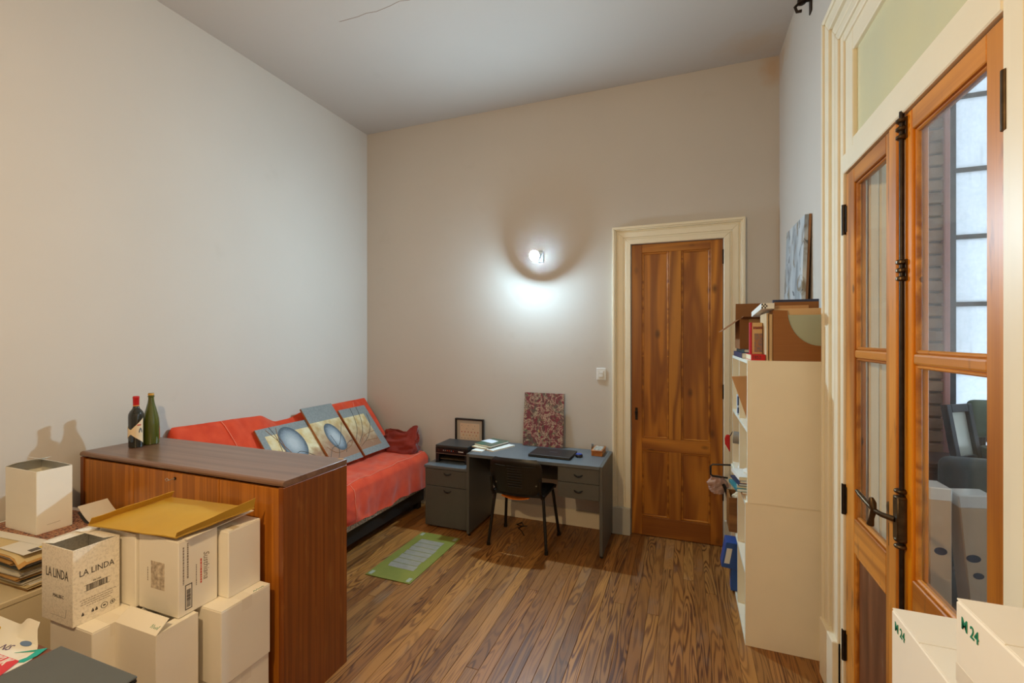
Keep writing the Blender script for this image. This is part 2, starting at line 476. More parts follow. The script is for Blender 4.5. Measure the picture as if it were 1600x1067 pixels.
d2 = thing('door_2', 'pair of varnished pine glazed doors with a bronze bolt', 'door', (XR - 0.01, 1.96, 0.006), kind='structure')
FX0, FX1 = 0.700, 0.745
def leaf(y0, y1, s0, s1, m0, m1):
    """y0<y1; s0,s1 stile widths at the y0 and y1 side; m0,m1 their woods"""
    z0, z1 = 0.008, 2.507
    bx('stile', m0, d2, FX0, FX1, y0, y0 + s0, z0, z1, 0.003)
    bx('stile', m1, d2, FX0, FX1, y1 - s1, y1, z0, z1, 0.003)
    ya, yb = y0 + s0, y1 - s1
    for a, b in ((z0, 0.20), (0.80, 0.952), (2.437, z1)):
        bx('rail', FWH, d2, FX0, FX1, ya, yb, a, b, 0.003)
    bx('glazing_bar', FWH, d2, FX0 + 0.002, FX1 - 0.002, ya, yb, 1.662, 1.698, 0.008, 2)
    p = bx('panel', FWP, d2, FX0 + 0.015, FX1 - 0.012, ya, yb, 0.20, 0.80, 0)
    g = G(); t = 0.014
    g.box(FX0 + 0.004, FX0 + 0.02, ya, ya + t, 0.2, 0.8).box(FX0 + 0.004, FX0 + 0.02, yb - t, yb, 0.2, 0.8)
    g.box(FX0 + 0.004, FX0 + 0.02, ya + t, yb - t, 0.786, 0.8).box(FX0 + 0.004, FX0 + 0.02, ya + t, yb - t, 0.2, 0.214)
    g.done('moulding', FWH, d2, 0.004)
    for a, b in ((0.952, 1.662), (1.698, 2.437)):
        bx('pane', PANEH if (y0 < 1.9 and a > 1.6) else PANE, d2, 0.7245, 0.7275, ya, yb, a, b, 0)
        g = G(); t = 0.012                       # glazing bead
        g.box(0.708, 0.7245, ya, ya + t, a, b).box(0.708, 0.7245, yb - t, yb, a, b)
        g.box(0.708, 0.7245, ya + t, yb - t, a, a + t).box(0.708, 0.7245, ya + t, yb - t, b - t, b)
        g.done('glazing_bead', FWH, d2, 0.004)
leaf(2.008, 2.528, 0.070, 0.108, FW, FW)
leaf(1.395, 2.004, 0.080, 0.134, FW, FWO)
bx('astragal', FW, d2, 0.688, 0.700, 1.955, 2.018, 0.02, 2.50, 0.004)
rod = G().tube([(0.690, 1.918, 0.05), (0.690, 1.918, 2.52)], 0.0075, 10).done('bolt_rod', IRON, d2, 0, 1, True)
for z in (2.46, 1.98, 0.45):
    g = G()
    for k in (-0.028, 0.0, 0.028):
        g.lathe([(0.012, -0.008), (0.017, -0.004), (0.017, 0.004), (0.012, 0.008)], 12, (0.690, 1.918, z + k))
    g.box(0.694, 0.701, 1.900, 1.936, z - 0.036, z + 0.036)
    g.done('rod_guide', BRONZE, d2, 0, 1, True)
g = G().box(0.672, 0.700, 1.902, 1.940, 1.06, 1.21)
for z in (1.04, 1.062, 1.205, 1.228): g.lathe([(0.012, -0.008), (0.020, -0.004), (0.020, 0.004), (0.012, 0.008)], 12, (0.688, 1.920, z))
lock = g.done('bolt_case', BRONZE, d2, 0.003, 1, True)
g = G()
g.tube([(0.674, 1.925, 1.128), (0.645, 1.955, 1.130), (0.632, 1.990, 1.134)], [0.010, 0.009, 0.008], 10)
g.tube([(0.632, 1.990, 1.134), (0.628, 2.03, 1.142), (0.624, 2.085, 1.152), (0.622, 2.118, 1.160)], [0.008, 0.0085, 0.0095, 0.007], 10)
g.tube([(0.634, 1.985, 1.128), (0.630, 1.990, 1.158), (0.628, 1.992, 1.176)], [0.008, 0.013, 0.006], 10)
g.tube([(0.634, 1.985, 1.138), (0.630, 1.996, 1.10), (0.628, 2.002, 1.074)], [0.010, 0.008, 0.012], 10)
g.done('handle', BRONZE, d2, 0, 1, True)
G().lathe([(0.026, 0.0), (0.024, 0.006), (0.010, 0.010)], 16, mx=Matrix.Translation((0.700, 2.035, 1.13)) @ Matrix.Rotation(-math.pi / 2, 4, 'Y')).done('rosette', BRONZE, d2, 0, 1, True)
bx('keyhole_plate', IRON, d2, 0.697, 0.700, 2.036, 2.048, 0.99, 1.075, 0.002)
for y, zs in ((2.534, (0.32, 1.00, 2.30)), (1.388, (0.32, 2.30))):
    for z in zs: G().tube([(0.694, y, z - 0.07), (0.694, y, z), (0.694, y, z + 0.07)], 0.010, 10).box(0.696, 0.701, y - 0.022, y + 0.022, z - 0.06, z + 0.06).done('hinge', IRON if y > 2 else BRONZE, d2, 0, 1, True)

sh_ = thing('door_shutter', 'cream boarded shutter folded back beyond the glazed door', 'shutter', (0.835, 2.46, 0.004), kind='structure')
for k in range(4):
    bx('board', CREAM, sh_, 0.760 + k * 0.0385, 0.797 + k * 0.0385, 2.432, 2.462, 0.006, 3.10, 0.006)
bx('batten', CREAM, sh_, 0.762, 0.911, 2.4625, 2.485, 0.3, 0.42, 0.003); bx('batten', CREAM, sh_, 0.762, 0.911, 2.4625, 2.485, 2.5, 2.62, 0.003)
# fixed frame and transom over the double door
tw = thing('window_2', 'cream transom window over the double door', 'window', (0.72, 1.96, 2.51), kind='structure')
for y0, y1 in ((FY0, 1.393), (2.530, FY1)): bx('jamb', CREAM, tw, 0.690, 0.78, y0, y1, 0.0, FZ, 0.003)
bx('transom_rail', CREAM, tw, 0.688, 0.78, 1.393, 2.530, 2.512, 2.60, 0.004)
for y0, y1 in ((1.393, 1.485), (2.432, 2.530)): bx('sash_stile', CREAM, tw, 0.698, 0.735, y0, y1, 2.60, 3.13, 0.003)
bx('sash_rail', CREAM, tw, 0.698, 0.735, 1.485, 2.432, 2.60, 2.645, 0.003)
bx('sash_rail', CREAM, tw, 0.698, 0.735, 1.485, 2.432, 3.035, 3.13, 0.003)
bx('head', CREAM, tw, 0.690, 0.78, 1.393, 2.530, 3.13, FZ, 0.003)
bx('pane', TPANE, tw, 0.715, 0.718, 1.485, 2.432, 2.645, 3.035, 0)
struct(G().box(0.781, XR + 0.239, FY1 - 0.012, FY1, 0.004, FZ).box(0.781, XR + 0.239, FY0, FY0 + 0.012, 0.004, FZ).box(0.781, XR + 0.239, FY0 + 0.012, FY1 - 0.012, FZ - 0.012, FZ).done('trim_4', CREAM, None, 0.002), 'cream reveal lining of the glazed double door', 'reveal')
struct(bx('trim_3', CREAM2, None, XR + 0.05, XR + 0.24, FY0, FY1, -0.04, 0.004, 0.002), 'worn threshold under the glazed double door', 'threshold')

# ------------------------------------------------------------------ gallery beyond the glass
GX0, GX1, GY0, GY1, GH = 0.95, 2.9, -0.6, 3.3, 3.85
TILE = mat('gallery_floor', C(120, 96, 80), 0.6, nz=0.25, ns=6)
PLAS = mat('gallery_plaster', C(214, 206, 190), 0.85, nz=0.12, ns=3, bmp=0.2, bsc=12)
PINKP = mat('pink_plaster', C(214, 150, 140), 0.85, nz=0.15, ns=8, bmp=0.2, bsc=30)
struct(bx('floor_gallery', TILE, None, GX0, GX1, GY0, GY1, -0.06, 0.0, 0), 'floor of the glazed gallery beyond the double door', 'floor')
struct(bx('ceiling_gallery', PLAS, None, GX0, GX1 + 0.1, GY0 - 0.1, GY1 + 0.12, GH, GH + 0.1, 0), 'pale ceiling of the glazed gallery', 'ceiling')
struct(G().box(GX1, GX1 + 0.12, GY0 - 0.1, GY1 + 0.12, -0.06, 0.90).box(GX1, GX1 + 0.12, GY0 - 0.1, GY1 + 0.12, 3.55, GH).done('wall_gallery_side', PLAS), 'far plaster wall of the glazed gallery', 'wall')
struct(bx('wall_gallery_front', PLAS, None, GX0, GX1, GY0 - 0.1, GY0, -0.06, GH, 0), 'near end wall of the glazed gallery', 'wall')
gw = G().box(GX0, 1.405, GY1 + 0.03, GY1 + 0.15, -0.06, GH).box(1.405, GX1, GY1, GY1 + 0.15, -0.06, 0.80).box(1.405, GX1, GY1, GY1 + 0.15, 3.62, GH)
gwall = struct(gw.done('wall_gallery_end', mat('lime_mortar', C(150, 132, 112), 0.95, nz=0.3, ns=30, bmp=0.3), None), 'rough brick wall seen through the glazed door', 'wall')
BRK = mat('old_brick', C(184, 146, 114), 0.9, nz=0.4, ns=9, col2=C(142, 110, 88), bmp=0.5, bsc=60, rand=20.0)
r = 0; z = 0.0
while z < GH - 0.06:
    x = GX0 + 0.002 - (0.11 if r % 2 else 0.0)
    while x < 1.38:
        xa, xb = max(x, GX0 + 0.002), min(x + 0.212, 1.392)
        if xb - xa > 0.03:
            G().box(xa, xb, GY1 + random.uniform(-0.004, 0.006), GY1 + 0.031, z + 0.004, z + 0.062).done('brick', BRK, gwall, 0.004)
        x += 0.222
    z += 0.072; r += 1
bx('plaster_edge', PINKP, gwall, 1.378, 1.405, GY1 - 0.014, GY1 + 0.03, 0.80, 3.62, 0.004)

def frosted():
    m, nt, bs, N, L = new_mat('frosted_glass')
    N.remove(bs)
    tl = N.new('ShaderNodeBsdfTranslucent'); tl.inputs[0].default_value = C(236, 242, 246)
    df = N.new('ShaderNodeBsdfDiffuse'); df.inputs[0].default_value = C(190, 196, 198)
    mx = N.new('ShaderNodeMixShader'); mx.inputs[0].default_value = 0.2
    n = noisen(nt, objvec(nt), 70, 3)
    L.new(mixc(nt, n, C(240, 244, 248), C(205, 214, 220)), tl.inputs[0])
    L.new(tl.outputs[0], mx.inputs[1]); L.new(df.outputs[0], mx.inputs[2]); L.new(mx.outputs[0], N['Material Output'].inputs[0])
    return m
FROST = frosted()
BARM = mat('grey_iron_bar', C(84, 88, 90), 0.6, 0.3, nz=0.3, ns=20)
w1 = thing('window_1', 'iron-barred window of frosted panes in the gallery', 'window', (2.1, GY1 + 0.05, 0.80), kind='structure')
xs = [1.405, 1.90, 2.40, GX1]; zs = [0.80, 1.18, 1.56, 1.942, 2.323, 2.703, 3.12, 3.62]
for i, x in enumerate(xs): bx('bar', BARM, w1, x + (0.0 if i == 0 else -0.016), x + (0.036 if i == 0 else 0.016) if i < 3 else x, GY1 + 0.01, GY1 + 0.05, 0.80, 3.62, 0.002)
for z in zs: bx('bar', BARM, w1, 1.405, GX1, GY1 + 0.015, GY1 + 0.045, z - 0.012, z + 0.012, 0.002)
for xa, xb in zip(xs, xs[1:]):
    for za, zb in zip(zs, zs[1:]): bx('pane', FROST, w1, xa, xb, GY1 + 0.028, GY1 + 0.033, za + 0.012, zb - 0.012, 0)

w3 = thing('added_side_glazing', 'unseen frosted glazing added to brighten the gallery with daylight', 'window', (GX1 + 0.05, 1.35, 0.90), kind='structure')  # out-of-view glazing, added so more daylight reaches the gallery
ys = [GY0 + (GY1 - GY0) * k / 6 for k in range(7)]; zs = [0.90, 1.56, 2.32, 3.12, 3.55]
for y in ys: bx('bar', BARM, w3, GX1 + 0.03, GX1 + 0.07, y - 0.016, y + 0.016, 0.90, 3.55, 0.002)
for z in zs: bx('bar', BARM, w3, GX1 + 0.035, GX1 + 0.065, GY0, GY1, z - 0.012, z + 0.012, 0.002)
for ya, yb in zip(ys, ys[1:]):
    for za, zb in zip(zs, zs[1:]): bx('pane', FROST, w3, GX1 + 0.048, GX1 + 0.053, ya, yb, za + 0.012, zb - 0.012, 0)

# ------------------------------------------------------------------ lamps
BRASS = mat('chrome_bracket', C(170, 176, 180), 0.3, 0.7)
lampA = thing('wall_lamp', 'small wall lamp with a bare glowing globe bulb', 'lamp', (-1.290, YB, 2.53))
bx('back_plate', BRASS, lampA, -1.315, -1.262, YB - 0.014, YB - 0.001, 2.47, 2.59, 0.004)
G().tube([(-1.29, YB - 0.012, 2.56), (-1.29, YB - 0.06, 2.56), (-1.295, YB - 0.095, 2.535)], 0.012, 12).done('arm', BRASS, lampA, 0, 1, True)
AX = Vector((-0.06, -0.96, -0.26)).normalized()
bc = Vector((-1.300, YB - 0.160, 2.515))
rot = Vector((0, 0, 1)).rotation_difference(AX).to_matrix().to_4x4()
G().lathe([(0.014, -0.075), (0.019, -0.072), (0.021, -0.030), (0.030, -0.018)], 16, mx=Matrix.Translation(bc) @ rot).done('socket', mat('white_plastic', C(225, 225, 222), 0.4), lampA, 0, 1, True)
prof = [(0.038 * math.sin(t), 0.038 * -math.cos(t)) for t in [math.radians(a) for a in range(50, 180, 10)]] + [(0.002, 0.038)]
cup = G()
cp_ = [(0.024, -0.034), (0.040, -0.014), (0.047, 0.015), (0.049, 0.015), (0.043, -0.017), (0.026, -0.037)]
for (r0, z0), (r1, z1) in zip(cp_, cp_[1:] + cp_[:1]):
    A_ = [cup.bm.verts.new(Matrix.Translation(bc) @ rot @ Vector((r0 * math.cos(t), r0 * math.sin(t), z0))) for t in [2 * math.pi * k / 24 for k in range(24)]]
    B_ = [cup.bm.verts.new(Matrix.Translation(bc) @ rot @ Vector((r1 * math.cos(t), r1 * math.sin(t), z1))) for t in [2 * math.pi * k / 24 for k in range(24)]]
    for k in range(24): cup.bm.faces.new((A_[k], A_[(k + 1) % 24], B_[(k + 1) % 24], B_[k]))
bmesh.ops.remove_doubles(cup.bm, verts=cup.bm.verts, dist=0.00001)
cup.done('reflector_rim', BRASS, lampA, 0, 1, True)
G().lathe(prof, 20, mx=Matrix.Translation(bc) @ rot).done('bulb', emit('cool_bulb', COOL, LAMP_A), lampA, 0, 1, True)

lampB = thing('pendant_lamp', 'bare warm bulb hanging on a cord above the table', 'lamp', (-1.20, 0.20, 2.45))
G().tube([(-1.20, 0.20, 2.53), (-1.20, 0.20, H)], 0.004, 6).done('cord', mat('brown_cord', C(90, 70, 55), 0.7), lampB)
G().lathe([(0.03, H - 0.03), (0.045, H - 0.02), (0.045, H - 0.001)], 16, (-1.20, 0.20, 0)).done('ceiling_rose', MATS['white_plastic'], lampB, 0, 1, True)
G().lathe([(0.019, 2.485), (0.021, 2.50), (0.021, 2.55), (0.010, 2.56)], 16, (-1.20, 0.20, 0)).done('socket', MATS['white_plastic'], lampB, 0, 1, True)
G().lathe([(0.002, 2.410), (0.02, 2.414), (0.034, 2.43), (0.038, 2.45), (0.034, 2.468), (0.02, 2.485)], 20, (-1.20, 0.20, 0)).done('bulb', emit('warm_bulb', WARM, LAMP_B), lampB, 0, 1, True)

sw = thing('light_switch', 'white plastic light switch on the wall beside the door', 'switch', (-0.714, YB, 1.365))
bx('plate', MATS['white_plastic'], sw, -0.757, -0.671, YB - 0.008, YB, 1.365, 1.475, 0.004, 2)
bx('insert', mat('ivory_plastic', C(214, 208, 196), 0.45), sw, -0.738, -0.690, YB - 0.010, YB - 0.007, 1.385, 1.455, 0.001)
for z in (1.405, 1.435): bx('rocker', MATS['white_plastic'], sw, -0.732, -0.696, YB - 0.013, YB - 0.009, z - 0.012, z + 0.012, 0.002)

hk = thing('wall_hook', 'black iron bracket high on the wall over the double door', 'bracket', (XR, 3.19, 3.70))
bx('plate', IRON, hk, XR - 0.008, XR, 3.165, 3.215, 3.70, 3.82, 0.003)
G().tube([(XR - 0.006, 3.19, 3.78), (XR - 0.06, 3.19, 3.78), (XR - 0.085, 3.19, 3.755), (XR - 0.075, 3.19, 3.725), (XR - 0.05, 3.19, 3.725)], 0.009, 8).done('hook', IRON, hk, 0, 1, True)
G().lathe([(0.012, 0), (0.024, 0.008), (0.024, 0.03), (0.012, 0.038)], 12, (XR - 0.05, 3.19, 3.762)).done('spool', IRON, hk, 0, 1, True)

# ------------------------------------------------------------------ sideboard
SBW = wood('sideboard_veneer', C(148, 84, 20), C(206, 130, 42), 'Z', 0.35, 30.0, (16.0, 0.25), rand=7.0, fine=0.6, coat=0.15)
SBS = wood('sideboard_side_veneer', C(104, 50, 10), C(148, 80, 22), 'Z', 0.38, 30.0, (18.0, 0.2), rand=7.0, fine=0.65, wear=C(150, 96, 40), coat=0.1)
SBT = wood('sideboard_top_veneer', C(104, 72, 54), C(142, 106, 82), 'X', 0.30, 20.0, (10.0, 0.3), rand=7.0, fine=0.6, coat=0.25)
SBD = mat('sideboard_shadow_gap', C(48, 28, 16), 0.7)
sb = thing('sideboard', 'long brown veneered sideboard with two doors and a drop flap', 'sideboard', (-2.48, 1.774, 0))
X0, X1, Y0, Y1, ZT = -3.255, -1.708, 1.563, 1.984, 1.096
G().prism([(Y0 + 0.016, ZT - 0.03), (Y0 + 0.004, ZT - 0.024), (Y0, ZT - 0.014), (Y0 + 0.004, ZT - 0.005), (Y0 + 0.014, ZT), (Y1, ZT), (Y1, ZT - 0.03)], 'X', X0, X1 - 0.0).done('top', SBT, sb, 0.0012)
bx('side_panel', SBS, sb, X1 - 0.030, X1, Y0 + 0.004, Y1, 0.0, ZT - 0.0302, 0.002)
bx('side_panel', SBS, sb, X0, X0 + 0.030, Y0 + 0.004, Y1, 0.0, ZT - 0.0302, 0.002)
bx('back_panel', SBS, sb, X0 + 0.03, X1 - 0.03, Y1 - 0.012, Y1, 0.06, ZT - 0.031, 0)
bx('carcass', SBD, sb, X0 + 0.03, X1 - 0.03, Y0 + 0.035, Y1 - 0.012, 0.0, ZT - 0.032, 0)
xd = [X0 + 0.032, -2.787, -2.132, X1 - 0.032]
for i in range(3):
    dr = bx('door' if i != 1 else 'drop_flap', SBW, sb, xd[i] + 0.003, xd[i + 1] - 0.003, Y0 + 0.010, Y0 + 0.034, 0.07, ZT - 0.040, 0.002)
    if i == 1:
        G().lathe([(0.008, 0), (0.008, 0.003), (0.004, 0.004)], 12, mx=Matrix.Translation((-2.45, Y0 + 0.010, 1.028)) @ Matrix.Rotation(math.pi / 2, 4, 'X')).done('lock', IRON, dr, 0, 1, True)
        G().tube([(-2.45, Y0 + 0.01, 1.028), (-2.456, Y0 - 0.018, 1.026)], 0.0025, 6).tube([(-2.456, Y0 - 0.018, 1.026), (-2.468, Y0 - 0.022, 1.020), (-2.474, Y0 - 0.024, 1.030), (-2.462, Y0 - 0.022, 1.036), (-2.456, Y0 - 0.018, 1.026)], 0.002, 6).done('key', mat('nickel', C(205, 200, 190), 0.3, 0.9), dr, 0, 1, True)
bx('plinth', SBD, sb, X0 + 0.03, X1 - 0.03, Y0 + 0.02, Y0 + 0.035, 0.0, 0.07, 0)
bx('edge_chip', mat('bare_chip', C(200, 160, 110), 0.8), sb, X1 - 0.05, X1 - 0.015, Y1 - 0.016, Y1 - 0.004, ZT - 0.0005, ZT + 0.0004, 0)

# ------------------------------------------------------------------ bottles on the sideboard
def glass_mat(name, col, rough=0.06):
    m, nt, bs, N, L = new_mat(name)
    n = noisen(nt, objvec(nt), 12, 2)
    L.new(mixc(nt, n, col, tuple(c * 0.8 for c in col[:3]) + (1,)), bs.inputs['Base Color'])
    bs.inputs['Roughness'].default_value = rough
    bs.inputs['Coat Weight'].default_value = 1.0; bs.inputs['Coat Roughness'].default_value = 0.03
    MATS[name] = m
    return m
DKG = glass_mat('dark_bottle_glass', C(20, 26, 20)); GRG = glass_mat('olive_bottle_glass', C(78, 86, 22))
b1c = (-3.075, 1.750, ZT)
b1 = thing('wine_bottle', 'dark red-wine bottle with red capsule and slanted cream label', 'bottle', b1c)
G().lathe([(0.030, 0.0), (0.0365, 0.004), (0.0375, 0.012), (0.0385, 0.185), (0.037, 0.200), (0.030, 0.216), (0.019, 0.230), (0.0150, 0.245), (0.0148, 0.255)], 32, b1c).done('glass', DKG, b1, 0, 1, True)
G().lathe([(0.0152, 0.246), (0.0155, 0.290), (0.0165, 0.292), (0.0165, 0.300), (0.0155, 0.304), (0.012, 0.306)], 24, b1c).done('capsule', mat('red_capsule', C(190, 22, 26), 0.35), b1, 0, 1, True)
G().lathe([(0.0156, 0.247), (0.0160, 0.248), (0.0160, 0.2505), (0.0156, 0.2515)], 24, b1c).done('capsule_band', mat('gold_band', C(210, 160, 70), 0.4), b1, 0, 1, True)
LAB = mat('cream_paper_label', C(228, 206, 170), 0.7, nz=0.04)
def wrap(name, m, par, c, r, a0, a1, fn, n=28, th=0.0006):
    g = G()
    V = []
    for i in range(n + 1):
        t = i / n; a = lerp(a0, a1, t); lo, hi = fn(t)
        V.append([[g.bm.verts.new((c[0] + rr * math.cos(a), c[1] + rr * math.sin(a), c[2] + z)) for z in (lo, hi)] for rr in (r, r + th)])
    for p, q in zip(V, V[1:]):
        g.bm.faces.new((p[1][0], q[1][0], q[1][1], p[1][1])); g.bm.faces.new((p[0][0], p[0][1], q[0][1], q[0][0]))
        g.bm.faces.new((p[0][0], q[0][0], q[1][0], p[1][0])); g.bm.faces.new((p[0][1], p[1][1], q[1][1], q[0][1]))
    return g.done(name, m, par, 0, 1, True)
# direction from bottle to camera is about -30 degrees (towards +x, -y)
wrap('label', LAB, b1, b1c, 0.0386, math.radians(-135), math.radians(25), lambda t: ((lerp(0.048, 0.083, t / 0.42), lerp(0.132, 0.110, t / 0.42)) if t < 0.42 else (lerp(0.083, 0.028, (t - 0.42) / 0.58), lerp(0.110, 0.176, (t - 0.42) / 0.58))))
wrap('label_print', mat('red_print', C(176, 70, 60), 0.7), b1, b1c, 0.0393, math.radians(-22), math.radians(6), lambda t: (0.133, 0.140), 8)
wrap('label_emblem', mat('grey_print', C(96, 104, 110), 0.7), b1, b1c, 0.0393, math.radians(-12), math.radians(16), lambda t: (0.098 - 0.01 * math.sin(t * 9), 0.098 + 0.022 * math.sin(math.pi * t)), 10)
b2c = (-3.085, 1.838, ZT)
b2 = thing('sparkling_wine_bottle', 'empty olive-green sparkling wine bottle without label', 'bottle', b2c)
G().lathe([(0.034, 0.0), (0.042, 0.004), (0.0435, 0.014), (0.0435, 0.125), (0.041, 0.155), (0.034, 0.190), (0.026, 0.222), (0.0185, 0.252), (0.0155, 0.275), (0.0150, 0.288), (0.0178, 0.290), (0.0178, 0.297), (0.0150, 0.299), (0.0148, 0.312), (0.013, 0.315)], 32, b2c).done('glass', GRG, b2, 0, 1, True)
G().lathe([(0.0152, 0.3005), (0.0158, 0.302), (0.0158, 0.311), (0.0152, 0.3125)], 24, b2c).done('gold_band', MATS['gold_band'], b2, 0, 1, True)

# ------------------------------------------------------------------ sofa bed with red throw
BLK = mat('black_stained_wood', C(30, 27, 24), 0.6, nz=0.2)
def floral():
    m, nt, bs, N, L = new_mat('floral_ticking')
    n = noisen(nt, objvec(nt), 55, 2)
    c = ramp(nt, n, [(0.40, C(120, 140, 150)), (0.47, C(206, 206, 198)), (0.56, C(216, 212, 202)), (0.62, C(150, 96, 80))])
    L.new(c, bs.inputs['Base Color']); bs.inputs['Roughness'].default_value = 0.9
    return m
bed = thing('sofa_bed', 'low black sofa bed with floral mattress along the wall', 'bed', (-2.90, 3.08, 0))
bx('frame', BLK, bed, -3.28, -2.535, 2.06, 4.10, 0.07, 0.190, 0.006)
for x in (-3.22, -2.58):
    for y in (2.12, 4.04): bx('leg', BLK, bed, x - 0.03, x + 0.03, y - 0.03, y + 0.03, 0, 0.07, 0.004)
bx('mattress', floral(), bed, -3.28, -2.515, 2.06, 4.095, 0.1902, 0.545, 0.02, 3)
CUSH = mat('grey_cushion_cloth', C(150, 150, 150), 0.95)
for y0, y1, zt in ((2.20, 2.84, 1.06), (3.22, 4.00, 1.03)):
    G().prism([(-3.31, 0.547), (-3.02, 0.547), (-3.285, zt - 0.08), (-3.30, zt - 0.06), (-3.31, zt - 0.07)], 'Y', y0, y1).done('back_cushion', CUSH, bed, 0.015, 2)

def ridge(y):
    a = 1.135 - 0.04 * (y - 2.1)                    # left cushion
    b = 1.085 + 0.01 * (y - 3.3)
    d = 1.035
    t = sstep(2.78, 2.95, y); s = sstep(3.05, 3.3, y)
    zt = lerp(lerp(a, d, t), b, s)
    zt -= 0.30 * (1 - sstep(2.02, 2.11, y)) ** 2
    return zt
def throw_pt(u, v, off=0.0):
    y = lerp(2.03, 4.105, v)
    zt = ridge(y)
    f = sstep(2.78, 2.95, y) * (1 - sstep(3.05, 3.25, y))   # sagging gap between the cushions
    # profile: wall edge -> ridge -> slope -> seat -> rounded edge -> front hem
    hem = lerp(0.272, 0.232, v) + 0.010 * math.sin(y * 9.0) + 0.006 * math.sin(y * 23)
    pts = [(-3.315, zt - 0.10), (-3.312, zt - 0.015), (-3.298, zt), (-3.272, zt - 0.030), (-2.960 + 0.02 * f, 0.62), (-2.90, 0.572), (-2.58, 0.566), (-2.525, 0.556), (-2.502, 0.515), (-2.492, hem)]
    w = [0, 0.05, 0.09, 0.13, 0.42, 0.47, 0.68, 0.73, 0.77, 1.0]
    for i in range(len(w) - 1):
        if u <= w[i + 1] + 1e-9:
            t = (u - w[i]) / (w[i + 1] - w[i]); break
    x = lerp(pts[i][0], pts[i + 1][0], t); z = lerp(pts[i][1], pts[i + 1][1], t)
    wr = 0.014 * nz3(y * 5.0, u * 7.0, 1.3) + 0.010 * nz3(y * 11.0 + u * 6, u * 9.0, 5.1) + 0.004 * nz3(y * 26.0, u * 24.0, 2.2) + f * 0.02 * nz3(y * 12, u * 16, 9.0)
    if u < 0.47:   # on the cushions: push out along the slope normal
        k = 1.0 if u > 0.1 else 0.3
        x += (wr * 0.78 - 0.045 * f * math.sin(math.pi * min(1, max(0, (u - 0.1) / 0.35)))) * k; z += wr * 0.62 * k
    elif u < 0.75:
        z += wr * 0.8 + 0.009 * nz3(y * 9 + u * 22, u * 6, 3.3) + 0.004
    else:
        k = (u - 0.75) / 0.25
        x += 0.012 + k * (0.016 * math.sin(y * 21 + 2 * math.sin(y * 5)) * 0.8 + wr * 1.2)
    x = max(x, -3.317)
    return (x + off * 0.7, y, z + off * 0.7)
def cloth_mat(name, a, b, sc=260.0):
    m, nt, bs, N, L = new_mat(name)
    n = noisen(nt, objvec(nt), 9, 5)
    L.new(mixc(nt, ramp(nt, n, [(0.3, 0.0), (0.7, 1.0)]), a, b), bs.inputs['Base Color'])
    bs.inputs['Roughness'].default_value = 0.95; bs.inputs['Sheen Weight'].default_value = 0.25; bs.inputs['Specular IOR Level'].default_value = 0.15
    bump(nt, bs, noisen(nt, objvec(nt), sc, 2), 0.25, 0.002)
    MATS[name] = m
    return m
RED = cloth_mat('red_cotton', C(224, 84, 50), C(206, 68, 42))
thr = G().sheet(throw_pt, 76, 130, 0.004).done('bed_throw', RED, None, 0, 1, True)
tag(thr, 'red cotton throw covering the sofa bed and its cushions', 'throw')
STI = mat('pale_stitching', C(236, 150, 124), 0.9)
def stitch(pts): G().tube(pts, 0.0022, 5).done('stitched_seam', STI, thr)
stitch([throw_pt(0.715, v / 60, 0.006) for v in range(24, 61)])
stitch([Vector(throw_pt(lerp(0.72, 0.995, k / 14), 0.455, 0.0)) + Vector((0.006, 0, 0)) for k in range(15)])
stitch([throw_pt(lerp(0.10, 0.40, k / 16), 0.20 + 0.03 * (k / 16), 0.006) for k in range(17)])
stitch([throw_pt(lerp(0.12, 0.42, k / 16), 0.90 - 0.05 * math.sin(k / 16 * 2), 0.006) for k in range(17)])

